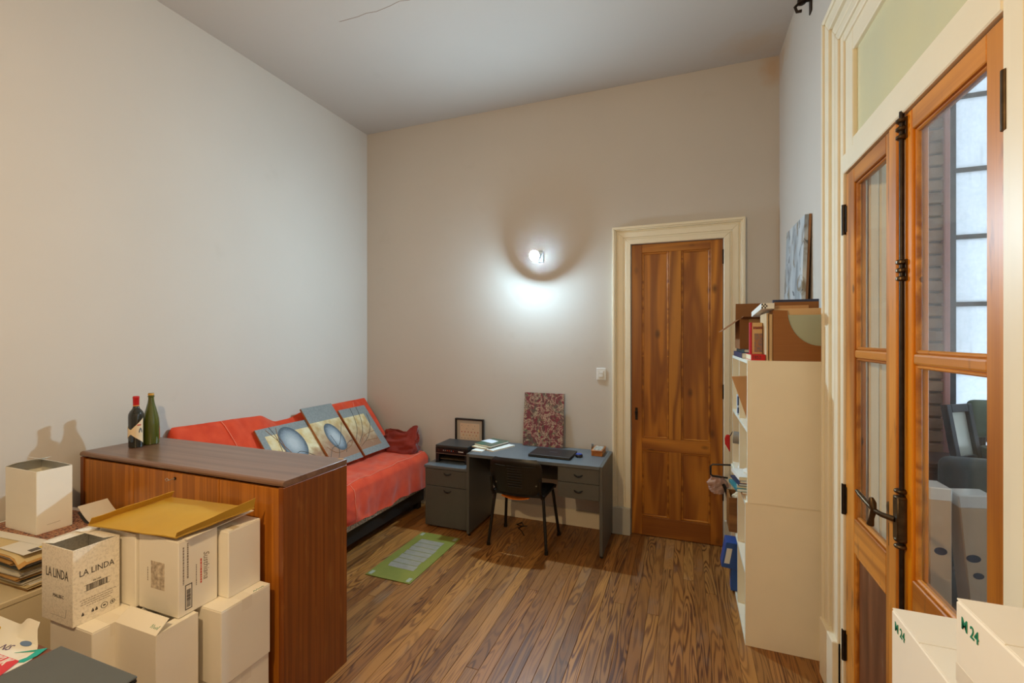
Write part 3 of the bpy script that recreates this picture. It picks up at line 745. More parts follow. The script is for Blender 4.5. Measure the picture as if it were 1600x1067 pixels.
# ------------------------------------------------------------------ the three canvases on the throw
SU = Vector((-0.623, 0, 0.783)); SN = Vector((0.783, 0, 0.623))
def canvas_mat(name, w, h, border, oval, brown):
    m, nt, bs, N, L = new_mat(name)
    tc = N.new('ShaderNodeTexCoord'); sp = N.new('ShaderNodeSeparateXYZ'); L.new(tc.outputs['Object'], sp.inputs[0])
    x, y = sp.outputs[0], sp.outputs[1]
    v = objvec(nt)
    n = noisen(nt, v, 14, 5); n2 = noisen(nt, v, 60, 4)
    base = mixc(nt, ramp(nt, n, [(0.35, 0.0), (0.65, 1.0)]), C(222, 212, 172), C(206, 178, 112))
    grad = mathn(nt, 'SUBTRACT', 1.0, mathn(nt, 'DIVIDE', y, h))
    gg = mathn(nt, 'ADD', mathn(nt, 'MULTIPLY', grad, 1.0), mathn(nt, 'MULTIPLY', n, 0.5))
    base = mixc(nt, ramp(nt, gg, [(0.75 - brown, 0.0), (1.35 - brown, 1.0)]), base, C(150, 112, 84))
    grey = mixc(nt, n2, C(106, 112, 114), C(148, 154, 150))
    l, r, t, b = border
    def gt(a, k): return mathn(nt, 'GREATER_THAN', a, k)
    mask = gt(x, l)
    for q in (gt(mathn(nt, 'SUBTRACT', w, x), r), gt(mathn(nt, 'SUBTRACT', h, y), t), gt(y, b)): mask = mathn(nt, 'MULTIPLY', mask, q)
    col = mixc(nt, mask, grey, base)
    if oval:
        cx, cy, rx, ry, ang = oval
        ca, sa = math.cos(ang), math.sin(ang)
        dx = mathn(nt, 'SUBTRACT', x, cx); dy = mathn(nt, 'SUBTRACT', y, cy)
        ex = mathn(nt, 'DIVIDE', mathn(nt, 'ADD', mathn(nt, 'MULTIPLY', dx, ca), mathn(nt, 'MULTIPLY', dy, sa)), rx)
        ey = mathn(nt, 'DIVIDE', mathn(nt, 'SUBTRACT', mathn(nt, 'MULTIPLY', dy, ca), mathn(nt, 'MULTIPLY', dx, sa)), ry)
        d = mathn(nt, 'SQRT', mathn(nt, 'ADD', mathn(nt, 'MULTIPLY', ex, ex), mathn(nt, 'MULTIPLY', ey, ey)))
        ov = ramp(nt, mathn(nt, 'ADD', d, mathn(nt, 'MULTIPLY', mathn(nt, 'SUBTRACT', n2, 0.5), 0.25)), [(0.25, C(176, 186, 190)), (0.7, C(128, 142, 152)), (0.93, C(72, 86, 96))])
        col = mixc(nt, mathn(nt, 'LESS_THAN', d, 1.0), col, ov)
    front = gt(sp.outputs[2], 0.0175)
    col = mixc(nt, front, mixc(nt, n, C(120, 84, 56), C(200, 112, 44)), col)
    L.new(col, bs.inputs['Base Color']); bs.inputs['Roughness'].default_value = 0.6
    bump(nt, bs, n2, 0.15, 0.002)
    return m
LINE = mat('dark_paint_line', C(64, 62, 58), 0.6); LINE2 = mat('brown_paint_line', C(140, 92, 40), 0.6)
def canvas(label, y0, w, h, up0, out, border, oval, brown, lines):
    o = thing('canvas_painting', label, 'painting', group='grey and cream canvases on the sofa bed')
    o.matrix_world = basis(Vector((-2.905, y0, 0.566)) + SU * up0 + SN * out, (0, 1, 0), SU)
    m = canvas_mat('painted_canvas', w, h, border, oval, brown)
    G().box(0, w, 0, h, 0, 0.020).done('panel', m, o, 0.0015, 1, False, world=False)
    for (pts, dark) in lines:
        P = [Vector((a, b, 0.0203)) for a, b in pts]
        Q = []
        for i in range(len(P) - 1):
            for k in range(6):
                t = k / 6; p0 = P[max(i - 1, 0)]; p1 = P[i]; p2 = P[i + 1]; p3 = P[min(i + 2, len(P) - 1)]
                Q.append(0.5 * ((2 * p1) + (-p0 + p2) * t + (2 * p0 - 5 * p1 + 4 * p2 - p3) * t * t + (-p0 + 3 * p1 - 3 * p2 + p3) * t ** 3))
        Q.append(P[-1])
        G().tube(Q, 0.0024, 5).done('painted_line', LINE if dark else LINE2, o, world=False)
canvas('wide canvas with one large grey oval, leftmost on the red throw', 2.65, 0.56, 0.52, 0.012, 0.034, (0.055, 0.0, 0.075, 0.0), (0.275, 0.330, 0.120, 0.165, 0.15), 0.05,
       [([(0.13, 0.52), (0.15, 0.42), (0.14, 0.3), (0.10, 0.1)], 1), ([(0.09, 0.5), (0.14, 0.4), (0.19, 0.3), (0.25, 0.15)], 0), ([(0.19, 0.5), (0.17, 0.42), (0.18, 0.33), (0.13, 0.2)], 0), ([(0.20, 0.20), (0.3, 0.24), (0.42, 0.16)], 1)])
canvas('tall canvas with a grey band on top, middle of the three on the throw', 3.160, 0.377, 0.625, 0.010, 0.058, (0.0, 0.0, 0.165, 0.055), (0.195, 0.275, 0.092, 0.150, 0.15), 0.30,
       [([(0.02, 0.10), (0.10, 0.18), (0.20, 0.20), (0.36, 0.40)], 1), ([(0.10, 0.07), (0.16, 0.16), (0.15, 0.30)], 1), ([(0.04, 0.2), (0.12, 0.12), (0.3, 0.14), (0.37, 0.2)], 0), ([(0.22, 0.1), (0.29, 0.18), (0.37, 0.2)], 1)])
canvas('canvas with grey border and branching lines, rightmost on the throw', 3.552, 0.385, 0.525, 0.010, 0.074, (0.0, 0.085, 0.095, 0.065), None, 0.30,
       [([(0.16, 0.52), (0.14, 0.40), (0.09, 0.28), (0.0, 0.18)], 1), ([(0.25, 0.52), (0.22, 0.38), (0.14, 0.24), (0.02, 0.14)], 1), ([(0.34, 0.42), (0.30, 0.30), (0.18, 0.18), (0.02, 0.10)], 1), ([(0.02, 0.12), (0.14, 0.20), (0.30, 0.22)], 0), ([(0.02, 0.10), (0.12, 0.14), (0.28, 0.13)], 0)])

# ------------------------------------------------------------------ crumpled red bag in the corner of the bed
def bag_pt(u, v):
    a = u * 2 * math.pi
    hgt = [0.0, 0.22][1] * v
    sx = 0.205 * (1 - 0.10 * v); sy = 0.075 * (1 - 0.72 * v) + 0.012
    sx *= 0.9 + 0.1 * min(1, v * 6)
    c, s = math.cos(a), math.sin(a)
    c = math.copysign(abs(c) ** 0.5, c); s = math.copysign(abs(s) ** 0.6, s)
    n = 0.020 * nz3(c * 2.2 + 3, s * 2 + v * 3.0, v * 4.0) + 0.010 * nz3(c * 6, s * 5, v * 9)
    top = 0.05 * sstep(0.7, 1.0, v) * (sstep(0.3, 0.75, c) - 0.5 * sstep(-0.4, 0.2, c) * (1 - sstep(0.3, 0.6, c)))
    return (-2.760 + sx * c + n + 0.01 * v, 4.015 + sy * s + n, 0.572 + hgt + top + 0.012 * nz3(c * 3, s * 3, 7) * v)
bagm = cloth_mat('dull_red_cloth', C(150, 58, 44), C(128, 46, 36))
bag = G().sheet(bag_pt, 48, 16, 0.003)
bmesh.ops.remove_doubles(bag.bm, verts=bag.bm.verts, dist=0.0005)
bago = tag(bag.done('cloth_bag', bagm, None, 0, 1, True), 'crumpled dull-red cloth bag in the corner of the bed', 'bag')
G().tube([(-2.60, 3.93, 0.585), (-2.575, 3.93, 0.60), (-2.555, 3.94, 0.635)], [0.004, 0.008, 0.003], 6).done('strap', bagm, bago, 0, 1, True)

# ------------------------------------------------------------------ grey desk
GREY = mat('charcoal_laminate', C(86, 86, 82), 0.45, nz=0.08, ns=12)
GRET = mat('blue_grey_laminate_top', C(96, 102, 106), 0.35, nz=0.06, ns=10)
BLP = mat('black_plastic', C(20, 19, 18), 0.4, nz=0.1)
BLG = mat('black_gloss_plastic', C(22, 22, 22), 0.22)
def pull(par, x, y, z, w=0.07):
    pts = [(x + w * t / 2, y - 0.016 * (1 - t * t), z - 0.012 * (1 - t * t) + 0.006) for t in [k / 5 - 1 for k in range(11)]]
    G().tube(pts, [0.003, 0.005, 0.006, 0.006, 0.006, 0.006, 0.006, 0.006, 0.006, 0.005, 0.003], 8).done('handle', BLG, par, 0, 1, True)
dk = thing('desk', 'charcoal laminate desk with two hanging drawers', 'desk', (-1.2, 3.87, 0))
KX0, KX1, KY0, KY1 = -1.802, -0.606, 3.610, 4.145
bx('desktop', GRET, dk, KX0 + 0.026, KX1 - 0.026, KY0, KY1, 0.702, 0.730, 0.002)
for x0, x1 in ((KX0, KX0 + 0.026), (KX1 - 0.026, KX1)):
    bx('side_panel', GREY, dk, x0, x1, KY0, KY1, 0.022, 0.731, 0.003)
    for y in (KY0 + 0.03, KY1 - 0.03): G().lathe([(0.012, 0), (0.014, 0.004), (0.010, 0.022)], 12, ((x0 + x1) / 2, y, 0)).done('foot', BLP, dk, 0, 1, True)
bx('modesty_panel', GREY, dk, KX0 + 0.026, KX1 - 0.026, KY1 - 0.07, KY1 - 0.052, 0.44, 0.702, 0.001)
bx('drawer_case', GREY, dk, -0.978, KX1 - 0.027, KY0 + 0.035, KY1 - 0.10, 0.447, 0.701, 0.002)
for z0, z1 in ((0.578, 0.699), (0.449, 0.574)):
    d = bx('drawer', GREY, dk, -0.976, KX1 - 0.029, KY0 + 0.016, KY0 + 0.0348, z0, z1, 0.002)
    pull(d, -0.805, KY0 + 0.016, (z0 + z1) / 2)

# filing cabinet
fc = thing('filing_cabinet', 'low charcoal two-drawer filing cabinet under the printer', 'cabinet', (-2.036, 3.91, 0))
CX0, CX1, CY0, CY1 = -2.262, -1.806, 3.672, 4.145
bx('body', GREY, fc, CX0 + 0.004, CX1 - 0.004, CY0 + 0.02, CY1, 0.012, 0.546, 0.002)
bx('top', GRET, fc, CX0 - 0.004, CX1, CY0 - 0.008, CY1, 0.547, 0.576, 0.006, 2)
for z0, z1 in ((0.390, 0.543), (0.020, 0.385)):
    d = bx('drawer', GREY, fc, CX0 + 0.004, CX1 - 0.004, CY0, CY0 + 0.0195, z0, z1, 0.002)
    pull(d, (CX0 + CX1) / 2 + 0.01, CY0, z1 - 0.035, 0.075)
for x in (CX0 + 0.04, CX1 - 0.04):
    for y in (CY0 + 0.05, CY1 - 0.05): bx('foot', BLP, fc, x - 0.015, x + 0.015, y - 0.015, y + 0.015, 0, 0.012, 0)

# printer
pr_ = thing('printer', 'black flatbed inkjet printer on the filing cabinet', 'printer', (-2.045, 3.92, 0.576))
PX0, PX1, PY0, PY1 = -2.212, -1.868, 3.775, 4.055
g = G().box(PX0, PX1, PY0 + 0.004, PY1, 0.664, 0.716).box(PX0, PX0 + 0.035, PY0 + 0.006, PY1, 0.576, 0.664).box(PX1 - 0.035, PX1, PY0 + 0.006, PY1, 0.576, 0.664).box(PX0 + 0.035, PX1 - 0.035, PY0 + 0.12, PY1, 0.576, 0.664)
body = g.done('body', BLP, pr_, 0.002)
bx('scanner_lid', mat('dark_grey_plastic', C(50, 52, 52), 0.4), pr_, PX0 + 0.002, PX1 - 0.002, PY0, PY1 - 0.004, 0.7165, 0.742, 0.006, 2)
cp = bx('control_panel', BLG, pr_, PX0 + 0.03, PX1 - 0.03, PY0 - 0.002, PY0 + 0.004, 0.672, 0.708, 0.001)
for k, c in enumerate((C(200, 200, 200), C(150, 150, 150), C(210, 90, 40), C(210, 90, 40), C(130, 160, 190), C(200, 70, 40))):
    bx('button', mat('printer_button_%s' % 'abcdef'[k], c, 0.5), cp, PX0 + 0.085 + k * 0.021, PX0 + 0.093 + k * 0.021, PY0 - 0.0035, PY0 - 0.002, 0.690, 0.697, 0)
g = G()
for k in range(5): g.box(PX1 - 0.098 + k * 0.0105, PX1 - 0.090 + k * 0.0105, PY0 - 0.003, PY0 - 0.002, 0.688, 0.696)
g.done('maker_mark', mat('white_print', C(220, 220, 220), 0.5), cp)
bx('trim_line', mat('silver_trim', C(150, 140, 125), 0.3, 0.5), pr_, PX0 + 0.01, PX1 - 0.01, PY0 + 0.002, PY0 + 0.006, 0.660, 0.664, 0)
bx('paper_tray', mat('amber_black_plastic', C(70, 58, 36), 0.25), pr_, PX0 + 0.037, PX1 - 0.037, PY0 + 0.03, PY0 + 0.12, 0.600, 0.612, 0.001)

# dotted sheet in black frame behind the printer
fr = thing('picture_frame', 'thin black frame with dotted sheet behind the printer', 'frame', (-2.025, 4.13, 0.576))
fx0, fx1, fz0, fz1, fy = -2.182, -1.868, 0.578, 0.938, 4.112
G().box(fx0, fx0 + 0.014, fy, fy + 0.03, fz0, fz1).box(fx1 - 0.014, fx1, fy, fy + 0.03, fz0, fz1).box(fx0 + 0.014, fx1 - 0.014, fy, fy + 0.03, fz1 - 0.014, fz1).box(fx0 + 0.014, fx1 - 0.014, fy, fy + 0.03, fz0, fz0 + 0.014).done('frame', BLP, fr, 0.001)
bx('backing', mat('grey_backing_paper', C(190, 180, 168), 0.8), fr, fx0 + 0.014, fx1 - 0.014, fy + 0.022, fy + 0.03, fz0 + 0.014, fz1 - 0.014, 0)
sh = bx('sheet', mat('pinkish_sheet', C(224, 200, 176), 0.8), fr, fx0 + 0.05, fx1 - 0.05, fy + 0.0205, fy + 0.022, fz0 + 0.04, fz1 - 0.05, 0)
dotc = [mat('dot_red', C(170, 50, 60), 0.7), mat('dot_grey', C(110, 110, 110), 0.7), mat('dot_orange', C(205, 130, 50), 0.7)]
for r in range(6):
    for c in range(6 if r % 2 == 0 else 5):
        if (r + c) % 2 and r < 2: continue
        x = fx0 + 0.068 + c * 0.036 + (0.018 if r % 2 else 0); z = fz1 - 0.072 - r * 0.032
        k = (0 if r == 2 else 2 if r in (3, 5) and c % 2 == 0 else 1)
        rr = 0.0055 if k != 1 else 0.0035
        G().prism([(x + rr * math.cos(t), z + rr * math.sin(t)) for t in [k2 * math.pi / 4 for k2 in range(8)]], 'Y', fy + 0.0195, fy + 0.0205).done('dot', dotc[k], sh)

# things on the desk
def flat(name, label, cat, m, cx, cy, w, d, z0, z1, ang, group=None, page=None):
    o = thing(name, label, cat, (cx, cy, z0), math.radians(ang), group)
    t = z1 - z0
    if page:
        e = min(0.0018, t * 0.25)
        bx('pages', page, o, -w / 2 + 0.002, w / 2 - 0.003, -d / 2 + 0.003, d / 2 - 0.003, e, t - e, 0, world=False)
        bx('cover', m, o, -w / 2, w / 2, -d / 2, d / 2, t - e, t, 0, world=False)
        bx('cover', m, o, -w / 2, w / 2, -d / 2, d / 2, 0, e, 0, world=False)
        bx('spine', m, o, -w / 2 - 0.0, -w / 2 + 0.002, -d / 2, d / 2, e, t - e, 0, world=False)
    else:
        bx('sheet', m, o, -w / 2, w / 2, -d / 2, d / 2, 0, t, min(0.001, t * 0.2), world=False)
    return o
PAPER = mat('white_paper', C(232, 230, 222), 0.8, nz=0.03); CREAMP = mat('cream_paper', C(226, 212, 180), 0.8, nz=0.05)
GREENB = mat('dark_green_cover', C(30, 100, 78), 0.5, nz=0.2, ns=10, col2=C(110, 100, 84))
TOPG = 'papers on the desk'
flat('magazine', 'cream-edged magazine lying under the green book on the desk', 'magazine', PAPER, -1.640, 3.915, 0.20, 0.29, 0.730, 0.742, -22, TOPG, CREAMP)
flat('notebook', 'cream notebook at the left under the green book on the desk', 'notebook', CREAMP, -1.735, 3.90, 0.16, 0.24, 0.7423, 0.7515, -14, TOPG, PAPER)
flat('book', 'dark green paperback on top of the papers on the desk', 'book', GREENB, -1.700, 3.945, 0.20, 0.27, 0.7518, 0.769, -18, TOPG, PAPER)
def scrap(u, v):
    x = lerp(-0.075, 0.075 - 0.02 * v, u); y = lerp(-0.05, 0.055, v)
    a = math.radians(-24)
    return (-1.725 + x * math.cos(a) - y * math.sin(a), 3.965 + x * math.sin(a) + y * math.cos(a), 0.7705 + 0.001 * math.sin(u * 3))
tag(G().sheet(scrap, 10, 8, 0.0008).done('loose_note', mat('bluish_white_paper', C(226, 232, 240), 0.8), None), 'torn white note lying on the green paperback', 'paper', TOPG)
flat('notepad', 'small white notepad at the front left desk corner', 'notepad', PAPER, -1.745, 3.742, 0.105, 0.075, 0.730, 0.738, -6, TOPG, CREAMP)

lp = thing('laptop', 'closed black laptop on the grey desk', 'laptop', (-1.075, 3.84, 0.730), math.radians(-1))
bx('base', BLP, lp, -0.185, 0.185, -0.132, 0.132, 0.002, 0.014, 0.004, 2, world=False)
bx('lid', mat('black_lid', C(32, 32, 32), 0.35), lp, -0.185, 0.185, -0.132, 0.132, 0.0145, 0.023, 0.004, 2, world=False)
bx('logo', mat('grey_logo', C(90, 92, 94), 0.3, 0.5), lp, -0.035, 0.035, 0.0, 0.022, 0.0225, 0.0234, 0, world=False)
for x in (-0.15, 0.15):
    for y in (-0.1, 0.1): bx('foot', BLP, lp, x - 0.01, x + 0.01, y - 0.006, y + 0.006, 0, 0.002, 0, world=False)
ms = thing('round_speaker', 'little round black gadget with blue top beside the laptop', 'gadget', (-0.848, 3.850, 0.730))
G().lathe([(0.026, 0), (0.031, 0.004), (0.032, 0.018), (0.028, 0.025)], 24, (-0.848, 3.850, 0.730)).done('body', BLP, ms, 0, 1, True)
G().lathe([(0.027, 0.0252), (0.022, 0.031), (0.004, 0.033)], 24, (-0.848, 3.850, 0.730)).done('cap', mat('blue_gloss', C(44, 72, 150), 0.2), ms, 0, 1, True)
wbm = wood('box_pine', C(150, 84, 26), C(196, 122, 48), 'Y', 0.45, 20, (10, 1), rand=3)
wbx = thing('wooden_box', 'small orange wooden box with patterned lid on the desk', 'box', (-0.708, 4.02, 0.730))
bx('body', wbm, wbx, -0.757, -0.662, 3.925, 4.115, 0.730, 0.768, 0.003)
bx('lid', wbm, wbx, -0.759, -0.660, 3.923, 4.117, 0.7684, 0.780, 0.003)
bx('inlay', mat('inlay_pattern', C(196, 188, 172), 0.6, ns=60, col2=C(90, 84, 78)), wbx, -0.747, -0.672, 3.94, 4.10, 0.7798, 0.7810, 0)
pn = thing('lighter', 'tiny upright metal lighter behind the wooden box', 'lighter', (-0.777, 4.09, 0.730))
bx('body', mat('brown_lighter', C(120, 84, 56), 0.4), pn, -0.787, -0.767, 4.082, 4.098, 0.730, 0.775, 0.003)
bx('cap', mat('steel_cap', C(150, 150, 150), 0.3, 0.9), pn, -0.786, -0.768, 4.083, 4.097, 0.7752, 0.80, 0.002)

def abstract():
    m, nt, bs, N, L = new_mat('abstract_paint')
    v = objvec(nt)
    drip = noisen(nt, objvec(nt, (60, 9, 60)), 1.0, 4)
    a = noisen(nt, v, 9, 8, 1.0, 0.68); b = noisen(nt, v, 12, 9, 0.8, 0.72); c = noisen(nt, v, 26, 8, 0.6, 0.65)
    col = mixc(nt, ramp(nt, drip, [(0.35, 0.0), (0.65, 1.0)]), C(130, 40, 58), C(84, 44, 48))
    col = mixc(nt, ramp(nt, a, [(0.52, 0.0), (0.60, 0.9)]), col, C(86, 80, 70))
    rib = mathn(nt, 'ABSOLUTE', mathn(nt, 'SUBTRACT', b, 0.5))
    col = mixc(nt, ramp(nt, rib, [(0.006, 0.75), (0.028, 0.0)]), col, C(206, 188, 156))
    col = mixc(nt, ramp(nt, c, [(0.58, 0.0), (0.66, 0.85)]), col, C(84, 112, 72))
    col = mixc(nt, ramp(nt, noisen(nt, v, 20, 3, 0.5), [(0.70, 0.0), (0.74, 0.9)]), col, C(196, 170, 70))
    L.new(col, bs.inputs['Base Color']); bs.inputs['Roughness'].default_value = 0.45
    bump(nt, bs, b, 0.5, 0.006)
    return m
pa = tag(G().box(-0.195, 0.195, 0, 0.50, 0, 0.018).done('abstract_painting', abstract(), None, 0.001, 1, False, world=False), 'dark crimson and cream abstract painting leaning on the wall', 'painting')
up = Vector((0, 0.060, 0.49)).normalized()
pa.matrix_world = basis((-1.245, 4.095, 0.7305), (1, 0, 0), up)

cb = tag(G().tube([(-1.44, 4.06, 0.005), (-1.40, 3.99, 0.005), (-1.43, 3.93, 0.005), (-1.38, 3.88, 0.005), (-1.33, 3.80, 0.005)], 0.0045, 6).tube([(-1.44, 4.06, 0.005), (-1.47, 4.0, 0.005), (-1.42, 3.97, 0.0075), (-1.37, 4.0, 0.005)], 0.0045, 6).done('power_cable', BLP, None, 0, 1, True), 'short black cable lying on the floor under the desk', 'cable')

# ------------------------------------------------------------------ chair
ch = thing('office_chair', 'black four-legged chair with slotted plastic back', 'chair', (-1.30, 3.73, 0))
for x0, x1 in ((-1.556, -1.515), (-1.046, -1.088)):
    for (yb, yt) in ((3.533, 3.585), (3.93, 3.865)):
        G().tube([(x0, yb, 0.012), (lerp(x0, x1, 0.8), lerp(yb, yt, 0.85), 0.36), (x1, yt, 0.425)], 0.013, 10).done('leg', BLP, ch, 0, 1, True)
        G().lathe([(0.016, 0.0), (0.017, 0.004), (0.015, 0.03)], 12, (x0, yb, 0)).done('foot_cap', BLP, ch, 0, 1, True)
    G().tube([(x1, 3.585, 0.425), (x1, 3.60, 0.436), (x1, 3.85, 0.436), (x1, 3.865, 0.425)], 0.013, 10).done('seat_rail', BLP, ch, 0, 1, True)
    G().tube([(x1, 3.60, 0.436), (x1, 3.545, 0.445), (x1 , 3.510, 0.49), (x1, 3.497, 0.60)], 0.012, 10).done('back_upright', BLP, ch, 0, 1, True)
for y in (3.62, 3.84): G().tube([(-1.515, y, 0.436), (-1.088, y, 0.436)], 0.010, 8).done('cross_rail', BLP, ch, 0, 1, True)
def seat_pt(u, v):
    x = lerp(-1.535, -1.068, u); y = lerp(3.545, 3.935, v)
    c = abs(2 * u - 1); e = abs(2 * v - 1)
    return (x, y, 0.475 - 0.020 * max(0, (v - 0.75) / 0.25) ** 2 - 0.010 * (1 - c * c) - 0.012 * max(0, c - 0.85) / 0.15)
G().sheet(seat_pt, 16, 16, 0.028).done('seat', mat('black_seat_cloth', C(28, 27, 26), 0.9, bmp=0.2, bsc=200), ch, 0, 1, True)
def pan_pt(u, v):
    x = lerp(-1.44, -1.20, u); y = lerp(3.545, 3.80, v)
    return (x, y, 0.434 - 0.022 * math.sin(math.pi * u) * (1 - 0.5 * v))
G().sheet(pan_pt, 12, 6, 0.008).done('seat_board', mat('orange_plywood', C(206, 110, 24), 0.5), ch, 0, 1, True)
def back_pt(u, v, k=0.0):
    # u across, v up; rounded-rectangle outline, slightly hollow towards the sitter
    cx = -1.302
    w = 0.232 * (1 - 0.07 * (1 - v))
    a = 2 * u - 1
    x = cx + w * a
    z = lerp(0.466, 0.762, v)
    r = 0.09
    if v > 0.72: x = cx + (w - 0.05 * ((v - 0.72) / 0.28) ** 2.2) * a
    if v < 0.30: x = cx + (w - 0.05 * ((0.30 - v) / 0.30) ** 2.0) * a
    y = 3.498 - 0.045 * (v - 0.3) + 0.030 * a * a + 0.012 * max(0, v - 0.9) / 0.1
    return (x, y + k, z)
bk = G().sheet(back_pt, 28, 20, 0.022).done('backrest', mat('black_moulded_plastic', C(22, 20, 19), 0.38, bmp=0.15, bsc=180), ch, 0, 1, True)
for i in range(9):
    v = 0.20 + i * 0.075
    p = [back_pt(0.36 + 0.28 * t / 8, v, -0.0035) for t in range(9)]
    G().tube(p, 0.0035, 6).done('rib', BLG, bk, 0, 1, True)
for u0, u1 in ((0.12, 0.33), (0.67, 0.88)):
    G().tube([back_pt(lerp(u0, u1, t / 6), 0.80, -0.003) for t in range(7)], 0.0035, 6).done('rib', BLG, bk, 0, 1, True)
for u in (0.10, 0.90): G().lathe([(0.007, -0.004), (0.007, 0.0), (0.003, 0.002)], 10, mx=Matrix.Translation(Vector(back_pt(u, 0.27, -0.002))) @ Matrix.Rotation(math.pi / 2, 4, 'X')).done('screw', mat('dull_steel', C(120, 118, 112), 0.4, 0.8), bk, 0, 1, True)

# ------------------------------------------------------------------ green board on the floor
def board_mat():
    m, nt, bs, N, L = new_mat('green_painted_board')
    tc = N.new('ShaderNodeTexCoord'); sp = N.new('ShaderNodeSeparateXYZ'); L.new(tc.outputs['Object'], sp.inputs[0])
    n = noisen(nt, objvec(nt), 9, 5)
    c = mixc(nt, n, C(112, 124, 50), C(140, 138, 58))
    L.new(c, bs.inputs['Base Color']); bs.inputs['Roughness'].default_value = 0.5
    return m
gb = thing('painted_board', 'lime-green board with pale striped centre lying on the floor', 'board', (-2.018, 3.15, 0.0))
bx('board', board_mat(), gb, -2.210, -1.826, 2.760, 3.542, 0.0, 0.006, 0.001)
PALE = mat('pale_grey_paint_strip', C(150, 146, 130), 0.6, nz=0.15, ns=20)
for k in range(7):
    y = 2.925 + k * 0.071
    j = random.uniform(-0.008, 0.008)
    G().hexa([(-2.135 + j, y, 0.006), (-1.905 + j, y - 0.006, 0.006), (-2.135 - j, y + 0.064, 0.006), (-1.905 + j, y + 0.058, 0.006), (-2.135 + j, y, 0.0068), (-1.905 + j, y - 0.006, 0.0068), (-2.135 - j, y + 0.064, 0.0068), (-1.905 + j, y + 0.058, 0.0068)]).done('strip', PALE, gb)
for x in (-2.195, -1.872):
    for y in (2.775, 3.475): bx('corner_tape', mat('corner_tape', C(160, 166, 146), 0.5), gb, x, x + 0.030, y, y + 0.052, 0.006, 0.0067, 0)

# ------------------------------------------------------------------ cube shelves, two units stacked
SHELF = mat('cream_melamine', C(246, 238, 216), 0.5, nz=0.04, ns=5)
SHELFE = mat('pale_edge_band', C(236, 240, 226), 0.5)
SX0, SX1, SY0, SY1 = 0.322, 0.694, 2.890, 3.752
def cube_unit(label, z0, z1, dx, dy=0.0):
    SY0, SY1 = 2.890 + dy, 3.752 + dy
    o = thing('cube_shelf', label, 'shelf', (0.51, 3.32, z0), group='stacked cube shelf units')
    t = 0.018; x0, x1 = SX0 + dx, SX1 + dx * 0.4; ym = (SY0 + SY1) / 2; zm = (z0 + z1) / 2
    def brd(name, a, b, c, d, e, f):
        p = bx(name, SHELF, o, a + 0.001, b, c, d, e, f, 0.0)
        bx('edge_band', SHELFE, p, a, a + 0.001, c, d, e, f, 0.0)
    brd('side_panel', x0, x1, SY0, SY0 + t, z0, z1)
    brd('side_panel', x0, x1, SY1 - t, SY1, z0, z1)
    brd('top_board', x0, x1, SY0 + t, SY1 - t, z1 - t, z1)
    brd('bottom_board', x0, x1, SY0 + t, SY1 - t, z0, z0 + t)
    for za, zb in ((z0 + t, zm - t / 2), (zm + t / 2, z1 - t)): brd('divider', x0 + 0.002, x1 - 0.006, ym - t / 2, ym + t / 2, za, zb)
    brd('shelf_board', x0 + 0.001, x1 - 0.006, SY0 + t, SY1 - t, zm - t / 2, zm + t / 2)
    bx('back_panel', SHELF, o, x1 - 0.005, x1, SY0 + t, SY1 - t, z0 + t, z1 - t, 0)
    return o
cube_unit('lower cream cube shelf unit standing on the floor by the double door', 0.0, 0.814, 0.0, 0.006)
cube_unit('upper cream cube shelf unit stacked on the lower one', 0.8145, 1.622, 0.010)
R1, R2, R3, R4 = 1.2275, 0.8330, 0.4165, 0.018      # tops of the shelf floors
UX = 0.335
def stand(name, label, cat, m, x0, x1, y0, y1, z0, h, lean=0.0, page=None, group='things in the cube shelves'):
    """upright flat thing whose face looks out along -x or -y; lean tips it about its base"""
    o = thing(name, label, cat, ((x0 + x1) / 2, (y0 + y1) / 2, z0), 0, group)
    o.rotation_euler = (lean, 0, 0)
    a, b, c, d = x0 - (x0 + x1) / 2, x1 - (x0 + x1) / 2, y0 - (y0 + y1) / 2, y1 - (y0 + y1) / 2
    bx('cover', m, o, a, b, c, d, 0, h, 0.0012, world=False)
    if page: bx('pages', page, o, a - 0.0008, b - 0.004, c + 0.0015, d - 0.0015, 0.003, h - 0.003, 0, world=False)
    return o
KRAFT = mat('kraft_card', C(196, 148, 98), 0.75, nz=0.08, ns=10); KRAFTD = mat('brown_cardboard', C(142, 92, 46), 0.8, nz=0.12, ns=12)
NAVY = mat('navy_cover', C(48, 58, 88), 0.5); SKY = mat('pale_blue_card', C(196, 208, 226), 0.6)
TEAL = mat('teal_cover', C(52, 130, 140), 0.45); CRIM = mat('crimson_cover', C(190, 30, 56), 0.5); REDB = mat('red_cover', C(196, 24, 24), 0.45)
PINKC = mat('pale_pink_cover', C(214, 186, 176), 0.6, ns=30, nz=0.2)
# top row, near cell
o = thing('card_folder', 'tan card portfolio leaning out of the top shelf cell', 'folder', (0.43, 3.13, R1), 0, 'things in the cube shelves')
G().hexa([(0.36, 3.03, R1 + 0.001), (0.60, 3.03, R1 + 0.001), (0.36, 3.05, R1 + 0.001), (0.60, 3.05, R1 + 0.001), (0.270, 3.10, R1 + 0.285), (0.56, 3.08, R1 + 0.305), (0.270, 3.125, R1 + 0.285), (0.56, 3.105, R1 + 0.305)]).done('card', KRAFT, o, 0.001)
bx('fold', KRAFT, o, 0.355, 0.60, 3.051, 3.075, R1, R1 + 0.16, 0.001)
stand('booklet', 'pale pink booklet standing in the near top shelf cell', 'booklet', PINKC, 0.337, 0.48, 2.955, 2.967, R1, 0.20, 0.10, PAPER)
stand('booklet', 'cream booklet tucked against the near side of the top cell', 'booklet', CREAMP, 0.345, 0.50, 2.925, 2.935, R1, 0.17, 0.05, PAPER)
